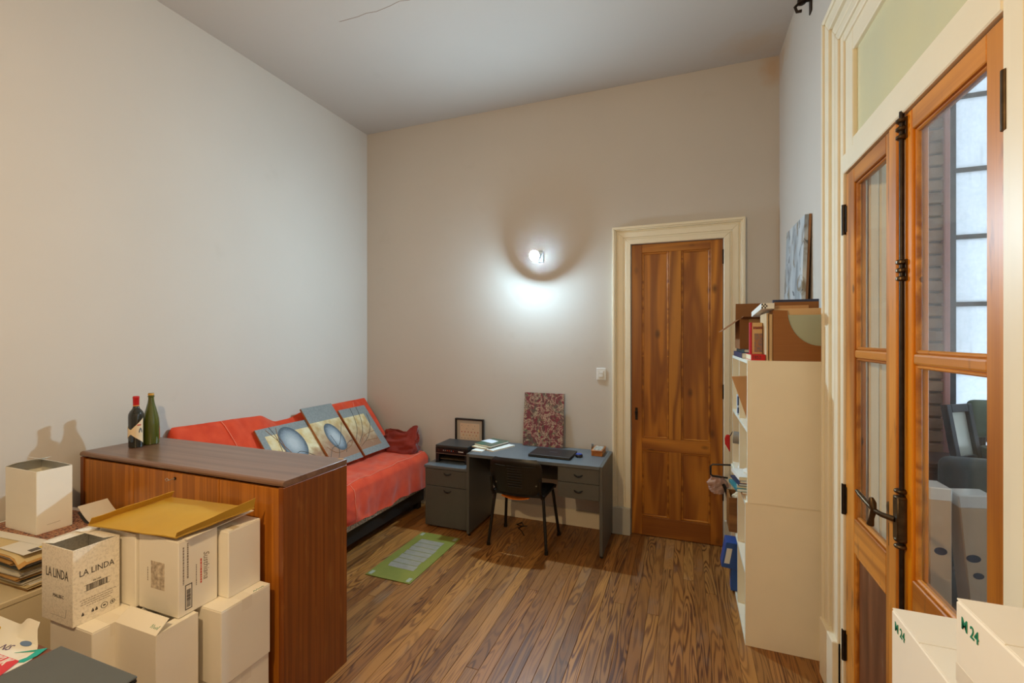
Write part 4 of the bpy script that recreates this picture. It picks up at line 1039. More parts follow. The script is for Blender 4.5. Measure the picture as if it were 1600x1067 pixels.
# top row, far cell
o = thing('medicine_box', 'small pale-blue box with navy end in the far top cell', 'box', (0.39, 3.43, R1), 0, 'things in the cube shelves')
bx('carton', SKY, o, 0.335, 0.45, 3.44, 3.49, R1, R1 + 0.135, 0.001)
for z0, z1 in ((0.012, 0.05), (0.065, 0.125)): bx('printed_panel', NAVY, o, 0.3346, 0.44, 3.4385, 3.4401, R1 + z0, R1 + z1, 0)
# second row
o = thing('paper_roll', 'grey rolled sheet sticking out of the far second-row cell', 'roll', (0.45, 3.50, R2 + 0.2), 0, 'things in the cube shelves')
G().tube([(0.318, 3.52, R2 + 0.225), (0.62, 3.46, R2 + 0.205)], 0.042, 20).done('roll', mat('grey_card_roll', C(150, 146, 138), 0.6), o, 0, 1, True)
bx('rest', KRAFTD, o, 0.40, 0.60, 3.42, 3.60, R2, R2 + 0.166, 0.002)
def crumple(name, label, m, c, sx, sy, sz, seed, nu=18, nv=10, cat='paper', group='things in the cube shelves'):
    def f(u, v):
        a = u * 2 * math.pi; b = (v - 0.5) * math.pi
        n = 1 + 0.35 * nz3(3 * math.cos(a) * math.cos(b) + seed, 3 * math.sin(a) * math.cos(b), 3 * math.sin(b))
        return (c[0] + sx * math.cos(a) * math.cos(b) * n, c[1] + sy * math.sin(a) * math.cos(b) * n, c[2] + sz * (0.7 + max(-0.7, math.sin(b) * n)))
    g = G().sheet(f, nu, nv)
    bmesh.ops.remove_doubles(g.bm, verts=g.bm.verts, dist=0.0004)
    return tag(g.done(name, m, None), label, cat, group)
crumple('crumpled_paper', 'crumpled white paper in the far second-row shelf cell', PAPER, (0.375, 3.42, R2), 0.04, 0.05, 0.045, 2.0)
zz = R2
for k, (nm, lab, m, x, w, d, t, ang) in enumerate((
    ('magazine', 'orange-edged magazine at the bottom of the shelf pile', mat('orange_cover', C(206, 140, 70), 0.5), 0.44, 0.26, 0.20, 0.014, 2),
    ('book', 'teal paperback sticking out of the shelf pile', TEAL, 0.40, 0.26, 0.19, 0.018, 8),
    ('magazine', 'white magazine in the middle of the shelf pile', PAPER, 0.43, 0.27, 0.20, 0.016, -4),
    ('book', 'dark blue thin book in the shelf pile', NAVY, 0.405, 0.25, 0.18, 0.012, 9),
    ('magazine', 'tan magazine near the top of the shelf pile', KRAFT, 0.445, 0.27, 0.20, 0.020, -3),
    ('magazine', 'white brochure bundle on top of the shelf pile', PAPER, 0.415, 0.26, 0.19, 0.020, 7))):
    flat(nm, lab, nm, m, x, 3.08, w, d, zz, zz + t, ang, 'magazines piled on the second shelf', PAPER if m is not PAPER else CREAMP); zz += t + 0.0003
crumple('crumpled_paper', 'loose pale paper bundle lying on the magazine pile', PAPER, (0.40, 3.07, zz), 0.07, 0.08, 0.016, 5.0, group='magazines piled on the second shelf')
# third row
o = thing('wooden_crate', 'brown wooden box jutting out of the far third-row cell', 'box', (0.43, 3.55, R3), 0, 'things in the cube shelves')
g = G().box(0.285, 0.55, 3.46, 3.472, R3, R3 + 0.235).box(0.285, 0.55, 3.648, 3.66, R3, R3 + 0.235).box(0.285, 0.297, 3.472, 3.648, R3, R3 + 0.235).box(0.538, 0.55, 3.472, 3.648, R3, R3 + 0.235).box(0.297, 0.538, 3.472, 3.648, R3, R3 + 0.01)
g.done('box', wood('brown_ply', C(120, 78, 34), C(158, 108, 54), 'X', 0.5, 18, (8, 1), rand=4), o, 0.001)
crumple('paper_ball', 'pale paper stuffed in the brown wooden box', CREAMP, (0.36, 3.56, R3 + 0.165), 0.05, 0.06, 0.05, 8.0)
stand('booklet', 'crimson booklet leaning in the near third-row cell', 'booklet', CRIM, 0.340, 0.52, 2.99, 3.002, R3, 0.135, -0.18, PAPER)
o = thing('strap', 'black strap with buckle hanging in the near third-row cell', 'strap', (0.36, 2.96, R3), 0, 'things in the cube shelves')
G().tube([(0.345, 2.985, R3 + 0.30), (0.350, 2.945, R3 + 0.31), (0.345, 2.930, R3 + 0.24), (0.350, 2.928, R3 + 0.12), (0.345, 2.955, R3 + 0.02), (0.35, 2.99, R3 + 0.008)], [0.006, 0.010, 0.006, 0.005, 0.005, 0.004], 6).done('webbing', BLP, o, 0, 1, True)
bx('buckle', BLP, o, 0.336, 0.352, 2.955, 3.005, R3 + 0.275, R3 + 0.305, 0.003)
# bottom row
o = thing('box_file', 'blue box file with white label in the far bottom cell', 'file', (0.36, 3.52, R4), 0, 'things in the cube shelves')
BLU = mat('blue_plastic', C(46, 84, 158), 0.4)
bx('case', BLU, o, 0.295, 0.60, 3.45, 3.53, R4, R4 + 0.30, 0.003)
G().hexa([(0.235, 3.435, R4 + 0.16), (0.60, 3.435, R4 + 0.13), (0.235, 3.56, R4 + 0.16), (0.60, 3.56, R4 + 0.13), (0.265, 3.43, R4 + 0.335), (0.60, 3.43, R4 + 0.33), (0.265, 3.56, R4 + 0.335), (0.60, 3.56, R4 + 0.33)]).done('lid', BLU, o, 0.003)
G().hexa([(0.252, 3.4310, R4 + 0.19), (0.285, 3.4310, R4 + 0.19), (0.252, 3.4360, R4 + 0.19), (0.285, 3.4360, R4 + 0.19), (0.270, 3.4285, R4 + 0.295), (0.303, 3.4285, R4 + 0.295), (0.270, 3.4335, R4 + 0.295), (0.303, 3.4335, R4 + 0.295)]).done('paper_label', PAPER, o)
bx('spring_catch', BLP, o, 0.30, 0.33, 3.532, 3.56, R4, R4 + 0.13, 0.002)

# hanging on the far end of the shelves
o = thing('shopping_bag', 'crumpled translucent bag hanging by a black frame handle', 'bag', (0.225, 3.80, 0.625))
bagp = mat('pinkish_plastic_film', C(196, 160, 145.845), 0.3, nz=0.4, ns=14)
def hb(u, v):
    a = u * 2 * math.pi
    r = 0.052 * (0.75 + 0.6 * math.sin(math.pi * min(v, 0.85)))
    n = 1 + 0.3 * nz3(2.5 * math.cos(a) + 1, 2.5 * math.sin(a), v * 4)
    return (0.235 + r * math.cos(a) * n, 3.815 + 0.035 * math.sin(a) * n, 0.565 + 0.125 * v)
G().sheet(hb, 20, 10, 0.001).done('film', bagp, o, 0, 1, False)
G().tube([(0.305, 3.80, 0.690), (0.20, 3.80, 0.695), (0.185, 3.80, 0.707), (0.185, 3.80, 0.770), (0.20, 3.80, 0.783), (0.322, 3.80, 0.790), (0.345, 3.775, 0.790), (0.350, 3.7535, 0.790)], 0.007, 8).done('handle', BLP, o, 0, 1, True)
G().tube([(0.27, 3.79, 0.645), (0.30, 3.785, 0.585), (0.31, 3.78, 0.525), (0.305, 3.78, 0.485)], [0.012, 0.016, 0.012, 0.006], 8).done('dark_strap', BLP, o, 0, 1, True)
hr = thing('red_pennant', 'small red plastic disc sticking out behind the shelves', 'tag', (0.305, 3.79, 0.900))
G().prism([(0.318, 1.020), (0.292, 1.020), (0.282, 0.990), (0.284, 0.950), (0.318, 0.890)], 'Y', 3.775, 3.80).done('disc', REDB, hr, 0.006, 2)
G().tube([(0.318, 3.787, 1.010), (0.345, 3.775, 1.070), (0.36, 3.7525, 1.100)], 0.003, 6).done('cord', BLP, hr)

# ------------------------------------------------------------------ on top of the shelves
ZT2 = 1.622
GTOP = 'things on top of the cube shelves'
MDF = wood('brown_hardboard', C(136, 84, 34), C(160, 104, 48), 'X', 0.55, 8, (6, 1), rand=2, fine=0.8)
mh = thing('magazine_file', 'brown hardboard magazine file with curved cut-out side', 'magazine file', (0.585, 2.96, ZT2), 0, GTOP)
a, b = 0.462, 0.706
curve = []
for k in range(13):
    t = k / 12 * math.pi / 2
    curve.append((0.532 + 0.155 * (1 - math.cos(t)) + 0.0, 1.902 - 0.195 * math.sin(t)))
prof = [(a, ZT2), (b, ZT2), (b, 1.690), (b - 0.008, 1.703)] + curve[::-1] + [(a, 1.906)]
for y0, y1 in ((2.897, 2.903), (2.995, 3.001)): G().prism(prof, 'Y', y0, y1).done('side', MDF, mh, 0.001)
bx('back', MDF, mh, a, a + 0.006, 2.903, 2.995, ZT2, 1.906, 0.001)
bx('front', MDF, mh, b - 0.006, b, 2.903, 2.995, ZT2, 1.69, 0.001)
bx('bottom', MDF, mh, a + 0.006, b - 0.006, 2.903, 2.995, ZT2, ZT2 + 0.006, 0)
fy = 2.906
for nm, lab, m, x0, x1, hh, t in (('folder', 'pale grey-green folder standing in the magazine file', mat('grey_green_card', C(176, 182, 158), 0.7, nz=0.05), 0.472, 0.692, 0.255, 0.006),
                        ('folder', 'buff folder behind the grey-green one in the magazine file', mat('buff_card', C(214, 176, 128), 0.75), 0.470, 0.696, 0.292, 0.012),
                        ('envelope', 'torn tan envelope sticking up in the magazine file', KRAFT, 0.476, 0.640, 0.310, 0.004),
                        ('folder', 'brown folder at the back of the magazine file', KRAFTD, 0.474, 0.690, 0.330, 0.014),
                        ('folder', 'tall navy folder at the very back of the magazine file', NAVY, 0.469, 0.694, 0.345, 0.016)):
    o = thing(nm, lab, nm, ((x0 + x1) / 2, fy + t / 2, ZT2 + 0.006), 0, 'folders in the magazine file')
    bx('card', m, o, x0, x1, fy, fy + t, ZT2 + 0.0065, ZT2 + hh, 0.001)
    if nm == 'folder': bx('inner_sheets', PAPER, o, x0 + 0.004, x1 - 0.004, fy + t, fy + t + 0.001, ZT2 + 0.008, ZT2 + hh - 0.006, 0)
    fy += t + 0.003
for x0, x1, h, lab in ((0.430, 0.439, 0.268, 'thin cream board standing left of the magazine file'), (0.444, 0.460, 0.262, 'thick cream board touching the magazine file')):
    o = thing('cardboard_sheet', lab, 'board', (x0, 3.02, ZT2), 0, GTOP)
    bx('sheet', mat('raw_cardboard', C(206, 178, 136), 0.8, nz=0.08), o, x0, x1, 2.905, 3.13, ZT2, ZT2 + h, 0.001)
    bx('crease', KRAFT, o, x0 - 0.0004, x0, 2.98, 2.984, ZT2, ZT2 + h, 0)
bk = thing('book', 'thick red book lying flat with 1852 on its spine', 'book', (0.39, 3.03, ZT2), 0, GTOP)
bx('pages', CREAMP, bk, 0.356, 0.425, 2.925, 3.155, ZT2 + 0.003, ZT2 + 0.031, 0)
G().box(0.354, 0.427, 2.922, 3.158, ZT2, ZT2 + 0.003).box(0.354, 0.427, 2.922, 3.158, ZT2 + 0.031, ZT2 + 0.034).box(0.354, 0.427, 2.919, 2.922, ZT2, ZT2 + 0.034).done('cover', REDB, bk, 0.0005)
text('1852', 0.026, mat('dark_print', C(60, 40, 36), 0.6), bk, basis((0.383, 2.9186, ZT2 + 0.017), (1, 0, 0), (0, 0, 1)), sx=0.9)
nv = flat('book', 'navy book lying flat at the far end of the shelf top', 'book', NAVY, 0.425, 3.44, 0.18, 0.50, ZT2, ZT2 + 0.034, 0, GTOP, PAPER)
flat('book', 'thin dark book under the open cardboard box', 'book', mat('dark_teal_cover', C(44, 62, 62), 0.5), 0.435, 3.48, 0.16, 0.34, ZT2 + 0.0343, ZT2 + 0.054, 2, GTOP, PAPER)
bb = thing('boxed_book', 'cream picture book with red spine standing on the red book', 'book', (0.41, 3.04, ZT2 + 0.034), 0, GTOP)
bx('pages', mat('picture_cover', C(214, 180, 130), 0.6, nz=0.1), bb, 0.372, 0.426, 3.020, 3.062, ZT2 + 0.0342, ZT2 + 0.218, 0.001)
bx('red_spine', CRIM, bb, 0.360, 0.372, 3.018, 3.064, ZT2 + 0.0342, ZT2 + 0.220, 0.002)
g = G()
for k in range(6): g.box(0.378 + k * 0.008, 0.3845 + k * 0.008, 3.0192, 3.0199, ZT2 + 0.180, ZT2 + 0.195)
g.done('title', mat('red_and_black_title', C(180, 60, 40), 0.6, ns=90, col2=C(60, 50, 50)), bb)
bx('picture', mat('dish_photo', C(176, 120, 70), 0.6, ns=60, col2=C(110, 110, 120)), bb, 0.384, 0.4255, 3.0192, 3.0199, ZT2 + 0.045, ZT2 + 0.155, 0)
# open cardboard box at the far end
cbx = thing('cardboard_box', 'open brown cardboard box with raised flaps on the shelf top', 'box', (0.48, 3.55, ZT2 + 0.054), 0, GTOP)
bz0, bz1 = ZT2 + 0.0545, ZT2 + 0.255
g = G().box(0.345, 0.349, 3.40, 3.70, bz0, bz1).box(0.611, 0.615, 3.40, 3.70, bz0, bz1).box(0.349, 0.611, 3.40, 3.404, bz0, bz1).box(0.349, 0.611, 3.696, 3.70, bz0, bz1).box(0.349, 0.611, 3.404, 3.696, bz0, bz0 + 0.004)
g.done('body', KRAFTD, cbx)
G().hexa([(0.347, 3.697, bz1), (0.613, 3.697, bz1), (0.347, 3.700, bz1), (0.613, 3.700, bz1), (0.352, 3.735, bz1 + 0.125), (0.608, 3.735, bz1 + 0.125), (0.352, 3.738, bz1 + 0.125), (0.608, 3.738, bz1 + 0.125)]).done('flap', KRAFTD, cbx)
G().hexa([(0.345, 3.402, bz1 - 0.003), (0.345, 3.698, bz1 - 0.003), (0.345, 3.402, bz1), (0.345, 3.698, bz1), (0.235, 3.41, bz1 - 0.085), (0.235, 3.69, bz1 - 0.085), (0.235, 3.41, bz1 - 0.081), (0.235, 3.69, bz1 - 0.081)]).done('flap', KRAFTD, cbx)
G().hexa([(0.349, 3.400, bz1), (0.611, 3.400, bz1), (0.349, 3.404, bz1), (0.611, 3.404, bz1), (0.355, 3.30, bz1 + 0.012), (0.605, 3.30, bz1 + 0.012), (0.355, 3.30, bz1 + 0.016), (0.605, 3.30, bz1 + 0.016)]).done('flap', KRAFTD, cbx)
bx('tape', mat('brown_tape', C(176, 132, 84), 0.25), cbx, 0.40, 0.50, 3.3985, 3.4000, bz1 - 0.06, bz1, 0)
# long white carton lying tilted on the boards
lc = thing('carton', 'long white carton with chequered end lying across the boxes', 'box', (0.405, 3.075, ZT2 + 0.2725), 0, GTOP)
lc.rotation_euler = (-0.07, 0.0, 0.0)
bx('body', PAPER, lc, -0.005, 0.060, -0.200, 0.20, 0.004, 0.036, 0.001, world=False)
for i in range(4):
    for j in range(3):
        if (i + j) % 2 == 0: bx('check', BLP, lc, -0.004 + i * 0.0075, 0.0033 + i * 0.0075, -0.2008, -0.200, 0.006 + j * 0.0092, 0.0150 + j * 0.0092, 0, world=False)
# painting leaning against the wall over the shelves
def pale_abs():
    m, nt, bs, N, L = new_mat('pale_abstract_paint')
    v = objvec(nt)
    n = noisen(nt, objvec(nt, (9, 3, 9)), 1.0, 6, 0.6); n2 = noisen(nt, v, 7, 4, 1.0)
    col = ramp(nt, n, [(0.30, C(110, 118, 124)), (0.5, C(176, 184, 190)), (0.7, C(206, 208, 206))])
    col = mixc(nt, ramp(nt, n2, [(0.58, 0.0), (0.66, 0.8)]), col, C(120, 100, 60))
    col = mixc(nt, ramp(nt, noisen(nt, v, 5, 5, 2.0), [(0.60, 0.0), (0.64, 0.8)]), col, C(70, 74, 78))
    L.new(col, bs.inputs['Base Color']); bs.inputs['Roughness'].default_value = 0.55
    bump(nt, bs, n, 0.4, 0.005)
    return m
pw_ = thing('pale_painting', 'tall pale grey abstract canvas leaning above the shelves', 'painting')
G().box(-0.26, 0.26, 0, 0.868, 0, 0.022).done('canvas', pale_abs(), pw_, 0.001, 1, False, world=False)
G().box(-0.262, 0.262, -0.001, 0.870, -0.012, -0.0003).done('stretcher', wood('stretcher_bar', C(120, 80, 44), C(160, 112, 66), 'Y', 0.6), pw_, 0, 1, False, world=False)
pw_.matrix_world = basis((0.665, 3.435, ZT2 + 0.002), (0, -1, 0), Vector((0.030, 0, 0.87)))

# ------------------------------------------------------------------ white wine cartons
CARD = mat('white_carton', C(244, 238, 224), 0.75, nz=0.05, ns=3, rand=5.0)
CARDT = mat('clear_tape', C(238, 231, 216), 0.28)
GREENI = mat('green_marker', C(20, 130, 96), 0.6)
INK = mat('black_ink', C(76, 70, 64), 0.6); INKG = mat('grey_ink', C(150, 138, 124), 0.7); INKR = mat('red_ink', C(214, 96, 80), 0.7)
CARTG = 'white wine cartons'
def carton(label, x0, x1, y0, y1, z0, z1, m=None, tape=True, group=CARTG, bev=0.003):
    o = thing('wine_carton', label, 'carton', ((x0 + x1) / 2, (y0 + y1) / 2, z0), 0, group)
    m = m or CARD
    bx('body', m, o, x0, x1, y0, y1, z0, z1 - 0.003, bev)
    ym = (y0 + y1) / 2
    bx('flap', m, o, x0 + 0.001, x1 - 0.001, y0 + 0.001, ym - 0.001, z1 - 0.003, z1, 0.0006)
    bx('flap', m, o, x0 + 0.001, x1 - 0.001, ym + 0.001, y1 - 0.001, z1 - 0.003, z1, 0.0006)
    if tape:
        G().box(x0 + 0.0, x1 - 0.0, ym - 0.024, ym + 0.024, z1, z1 + 0.0004).box(x1, x1 + 0.0004, ym - 0.024, ym + 0.024, z1 - 0.05, z1 + 0.0004).done('tape', CARDT, o)
    return o
def open_carton(label, x0, x1, y0, y1, z0, z1, m=None, flaps=(), group=CARTG, t=0.003, name='wine_carton'):
    """box without lid; flaps = list of (side, length, angle) with angle from straight up (0) outwards"""
    o = thing(name, label, 'carton', ((x0 + x1) / 2, (y0 + y1) / 2, z0), 0, group)
    m = m or CARD
    G().box(x0, x1, y0, y0 + t, z0, z1).box(x0, x1, y1 - t, y1, z0, z1).box(x0, x0 + t, y0 + t, y1 - t, z0, z1).box(x1 - t, x1, y0 + t, y1 - t, z0, z1).box(x0 + t, x1 - t, y0 + t, y1 - t, z0, z0 + t).done('body', m, o, 0.0008)
    for side, ln, an in flaps:
        s, c = math.sin(math.radians(an)) * ln, math.cos(math.radians(an)) * ln
        if side in '+y-y' and 'y' in side:
            yy = y1 if side[0] == '+' else y0; d = s if side[0] == '+' else -s; k = -t if side[0] == '+' else t
            G().hexa([(x0, yy + k, z1), (x1, yy + k, z1), (x0, yy, z1), (x1, yy, z1), (x0 + 0.004, yy + k + d, z1 + c), (x1 - 0.004, yy + k + d, z1 + c), (x0 + 0.004, yy + d, z1 + c), (x1 - 0.004, yy + d, z1 + c)]).done('flap', m, o)
        else:
            xx = x1 if side[0] == '+' else x0; d = s if side[0] == '+' else -s; k = -t if side[0] == '+' else t
            G().hexa([(xx + k, y0, z1), (xx + k, y1, z1), (xx, y0, z1), (xx, y1, z1), (xx + k + d, y0 + 0.004, z1 + c), (xx + k + d, y1 - 0.004, z1 + c), (xx + d, y0 + 0.004, z1 + c), (xx + d, y1 - 0.004, z1 + c)]).done('flap', m, o)
    return o
ZL = 0.643; ZM = 0.322
# ground layer
carton('plain carton on the floor beneath the printed malbec carton stack', -2.353, -2.080, 1.036, 1.200, 0, ZM - 0.0005)
carton('plain carton on the floor beneath the open-topped carton', -2.074, -1.840, 1.108, 1.268, 0, ZM - 0.0005)
carton('plain carton on the floor at the sideboard corner, lowest of its stack', -1.992, -1.757, 1.305, 1.533, 0, 0.334)
carton('plain carton on the floor hidden behind the malbec stack', -2.350, -2.090, 1.275, 1.533, 0, ZM - 0.0005)
# second layer
carton('plain carton directly under the printed malbec carton', -2.353, -2.078, 1.036, 1.200, ZM, ZL)
D = open_carton('open white carton with a raised torn flap in front of the stack', -2.078, -1.836, 1.110, 1.268, ZM, ZL, flaps=[('-y', 0.06, -52), ('+x', 0.05, -93)])
def scribble(o, mx, n, w, h):
    loc = Vector(o.location)
    P = [mx @ Vector((w * k / n, (h if k % 2 else 0.0) * (0.7 + 0.3 * math.sin(k * 2.3)), 0.0004)) for k in range(n + 1)]
    G().tube(P, 0.0011, 5).done('marker_scribble', GREENI, o)
scribble(D, basis((-1.892, 1.124, ZL + 0.0105), (1, 0, 0), (0, 0.788, 0.616)), 9, 0.042, 0.014)
F = carton('plain carton at the sideboard corner with green scribble on its edge', -1.990, -1.749, 1.300, 1.533, 0.3345, ZL)
scribble(F, basis((-1.756, 1.455, ZL + 0.0004), (0, 1, 0), (-1, 0, 0)), 8, 0.05, 0.010)
carton('plain carton behind the open-topped one, mostly hidden', -2.350, -2.090, 1.275, 1.533, ZM, ZL)
# top layer
def speckle():
    m, nt, bs, N, L = new_mat('speckled_carton')
    n = noisen(nt, objvec(nt, (1, 1, 1)), 140, 3)
    L.new(ramp(nt, n, [(0.38, C(222, 214, 198)), (0.50, C(238, 230, 214)), (0.7, C(242, 234, 218))]), bs.inputs['Base Color']); bs.inputs['Roughness'].default_value = 0.75
    return m
LX0, LX1, LY0, LY1, LZ1 = -2.386, -2.179, 1.026, 1.180, 0.938
Lc = open_carton('speckled carton printed LA LINDA MALBEC, open on top', LX0, LX1, LY0, LY1, ZL + 0.0006, LZ1, speckle(), flaps=[('-x', 0.07, -84), ('+y', 0.05, -80)])
mf = basis(((LX0 + LX1) / 2, LY0 - 0.0004, ZL + 0.19), (1, 0, 0), (0, 0, 1))
text('LA LINDA', 0.052, INK, Lc, mf, sx=0.66)
text('MALBEC', 0.018, INK, Lc, basis(((LX0 + LX1) / 2 + 0.01, LY0 - 0.0004, ZL + 0.105), (1, 0, 0), (0, 0, 1)), sx=1.1)
def side(z, y): return basis((LX1 + 0.0004, y, z), (0, 1, 0), (0, 0, 1))
ym = (LY0 + LY1) / 2
text('LA LINDA', 0.034, INK, Lc, side(ZL + 0.195, ym), sx=0.78)
text('75140', 0.009, INK, Lc, side(ZL + 0.152, ym), sx=1.2)
g = G(); y = ym - 0.035
while y < ym + 0.035:
    w = random.choice((0.0008, 0.0012, 0.002, 0.0028)); g.box(LX1, LX1 + 0.0004, y, y + w, ZL + 0.122, ZL + 0.143); y += w + random.choice((0.0008, 0.0012, 0.002))
g.box(LX1, LX1 + 0.0004, ym - 0.042, ym + 0.042, ZL + 0.143, ZL + 0.1445).box(LX1, LX1 + 0.0004, ym - 0.042, ym + 0.042, ZL + 0.1205, ZL + 0.122)
g.done('barcode', INK, Lc)
for k, wd in enumerate((0.11, 0.10, 0.105, 0.07)):
    g = G(); yy = ym - wd / 2
    while yy < ym + wd / 2:
        w = random.uniform(0.004, 0.012); g.box(LX1, LX1 + 0.0003, yy, yy + w, ZL + 0.089 - k * 0.009, ZL + 0.0915 - k * 0.009); yy += w + 0.002
    g.done('small_print', INKG, Lc)
for yy, r in ((ym + 0.024, 0.011), (ym + 0.052, 0.008)):
    ring = G()
    ring.tube([(LX1 + 0.0002, yy + r * math.cos(t), ZL + 0.036 + r * math.sin(t)) for t in [k * math.pi / 8 for k in range(17)]], 0.0011, 5)
    ring.box(LX1, LX1 + 0.0004, yy - r * 0.4, yy + r * 0.4, ZL + 0.033, ZL + 0.039)
    ring.done('stamp_symbol', INK, Lc)
g = G()
for yy in (ym - 0.05, ym - 0.018, ym - 0.006): g.box(LX1, LX1 + 0.0004, yy, yy + 0.008, ZL + 0.030, ZL + 0.038).box(LX1, LX1 + 0.0004, yy + 0.002, yy + 0.006, ZL + 0.038, ZL + 0.043)
g.done('handling_symbol', INK, Lc)
g = G().tube([(LX0 + 0.165, LY0 - 0.0002, ZL + 0.062), (LX0 + 0.160, LY0 - 0.0002, ZL + 0.03)], 0.0008, 5).box(LX0 + 0.06, LX0 + 0.16, LY0 - 0.0003, LY0, ZL + 0.028, ZL + 0.029)
g.done('ink_mark', INKG, Lc)

Hc = carton('plain white carton wedged between the malbec carton and the pictured one', -2.345, -2.108, 1.197, 1.362, ZL + 0.0006, 0.943)
CX0_, CX1_, CY0_, CY1_, CZ = -2.104, -1.862, 1.207, 1.368, 0.948
Cc = carton('white carton with vignette, barcode and sideways red script', CX0_, CX1_, CY0_, CY1_, ZL + 0.0006, CZ, tape=False)
bx('vignette', mat('etching_print', C(226, 212, 190), 0.75, ns=70, col2=C(160, 144, 124)), Cc, CX0_ + 0.078, CX0_ + 0.160, CY0_ - 0.0006, CY0_, ZL + 0.095, ZL + 0.205, 0)
def fine_print(o, mx, length, h, m, seed):
    rr = random.Random(seed); g = G(); u = 0.0
    while u < length:
        w = min(rr.uniform(0.004, 0.011), length - u)
        g.box(u, u + w, 0, h, -0.0002, 0.0003, mx); u += w + 0.0022
    g.done('small_print', m, o)
fine_print(Cc, basis((CX0_ + 0.056, CY0_ - 0.0002, ZL + 0.175), (0, 0, -1), (1, 0, 0)), 0.055, 0.004, INKG, 1)
def cs(y, z): return basis((CX1_ + 0.0004, y, z), (0, 0, -1), (0, 1, 0))
text('Susthiana', 0.034, INKG, Cc, cs(1.318, ZL + 0.165), shear=0.25, sx=0.9)
fine_print(Cc, cs(1.294, ZL + 0.20), 0.10, 0.006, INKR, 2)
fine_print(Cc, cs(1.276, ZL + 0.185), 0.085, 0.003, INKG, 3)
fine_print(Cc, cs(1.240, ZL + 0.285), 0.14, 0.006, INKG, 4); fine_print(Cc, cs(1.224, ZL + 0.275), 0.15, 0.005, INKG, 5)
g = G()
for (a, b, c, d) in ((0.026, 0.054, 0.020, 0.0235), (0.026, 0.054, 0.1165, 0.120), (0.026, 0.029, 0.0235, 0.1165), (0.051, 0.054, 0.0235, 0.1165)): g.box(CX1_, CX1_ + 0.0005, CY0_ + a, CY0_ + b, ZL + c, ZL + d)
g.done('barcode_border', INK, Cc)
g = G(); z = ZL + 0.030
while z < ZL + 0.100:
    w = random.choice((0.001, 0.0015, 0.0022)); g.box(CX1_, CX1_ + 0.0005, CY0_ + 0.032, CY0_ + 0.048, z, z + w); z += w + random.choice((0.001, 0.0015, 0.002))
g.done('barcode', INK, Cc)
Ec = carton('narrow white carton touching the sideboard, topmost at the right of the stack', -2.050, -1.809, 1.377, 1.533, ZL + 0.0006, 0.928, tape=False)
G().box(-1.86, -1.812, 1.40, 1.43, 0.928, 0.9295).done('torn_edge', mat('raw_paper', C(206, 190, 160), 0.9), Ec)

# white sheet and mustard envelope across the carton tops
ws = tag(G().sheet(lambda u, v: (lerp(-2.20, -1.845, u), lerp(1.23, 1.528, v), 0.9515 + 0.010 * v + 0.001 * math.sin(u * 4)), 8, 8, 0.0025).done('cardboard_sheet', CARD, None), 'stiff white sheet under the mustard envelope', 'sheet')
MUST = mat('mustard_kraft_paper', C(196, 152, 48), 0.6, nz=0.12, ns=6, bmp=0.15, bsc=25)
env = thing('padded_envelope', 'large mustard padded envelope lying across the carton tops', 'envelope', (-2.07, 1.32, 0.955))
ea, eb, ec, ed = Vector((-2.335, 1.150, 0.963)), Vector((-1.866, 1.200, 0.961)), Vector((-1.795, 1.490, 0.988)), Vector((-2.275, 1.440, 0.992))
def env_pt(u, v):
    p = ea.lerp(eb, u).lerp(ed.lerp(ec, u), v)
    return p + Vector((0, 0, 0.006 + 0.010 * math.sin(math.pi * u) * math.sin(math.pi * v) + 0.004 * nz3(u * 4, v * 4, 2)))
G().sheet(env_pt, 16, 14, 0.005).done('pouch', MUST, env, 0, 1, True)
def fold_l(u, v): return env_pt(0, v) + Vector((0.004 + 0.022 * u, 0.0, 0.002 + 0.030 * u))
def fold_r(u, v): return env_pt(1, v) + Vector((-0.004 + 0.010 * u, 0.0, 0.002 + 0.042 * u * (0.45 + 0.55 * v)))
G().sheet(fold_l, 8, 10, 0.002).done('side_fold', MUST, env, 0, 1, True)
G().sheet(fold_r, 6, 12, 0.002).done('side_fold', MUST, env, 0, 1, True)

# ------------------------------------------------------------------ pale chest with folders, poster and white box
chest = thing('storage_chest', 'pale cream chest under the pile of folders', 'chest', (-3.02, 1.23, 0))
CH = mat('pale_cream_laminate', C(222, 208, 174), 0.5, nz=0.05, ns=3)
bx('body', CH, chest, -3.295, -2.742, 0.930, 1.530, 0.0, 0.585, 0.003)
bx('lid', CH, chest, -3.300, -2.738, 0.925, 1.535, 0.5855, 0.612, 0.004)
fm = [mat('folder_cream', C(218, 198, 150), 0.75, nz=0.06), mat('folder_tan', C(196, 152, 88), 0.75, nz=0.06), mat('folder_grey', C(120, 126, 122), 0.7, nz=0.06), mat('folder_white', C(222, 216, 200), 0.75, nz=0.05)]
names = ['cream', 'tan', 'grey', 'white']; order = [1, 0, 3, 2, 1, 3, 0, 2, 3, 1, 0, 3]
ordn = ['lowest', 'second lowest', 'third lowest', 'fourth lowest', 'fifth lowest', 'sixth lowest', 'seventh lowest', 'eighth lowest', 'ninth lowest', 'tenth lowest', 'second from top', 'topmost']
z = 0.612
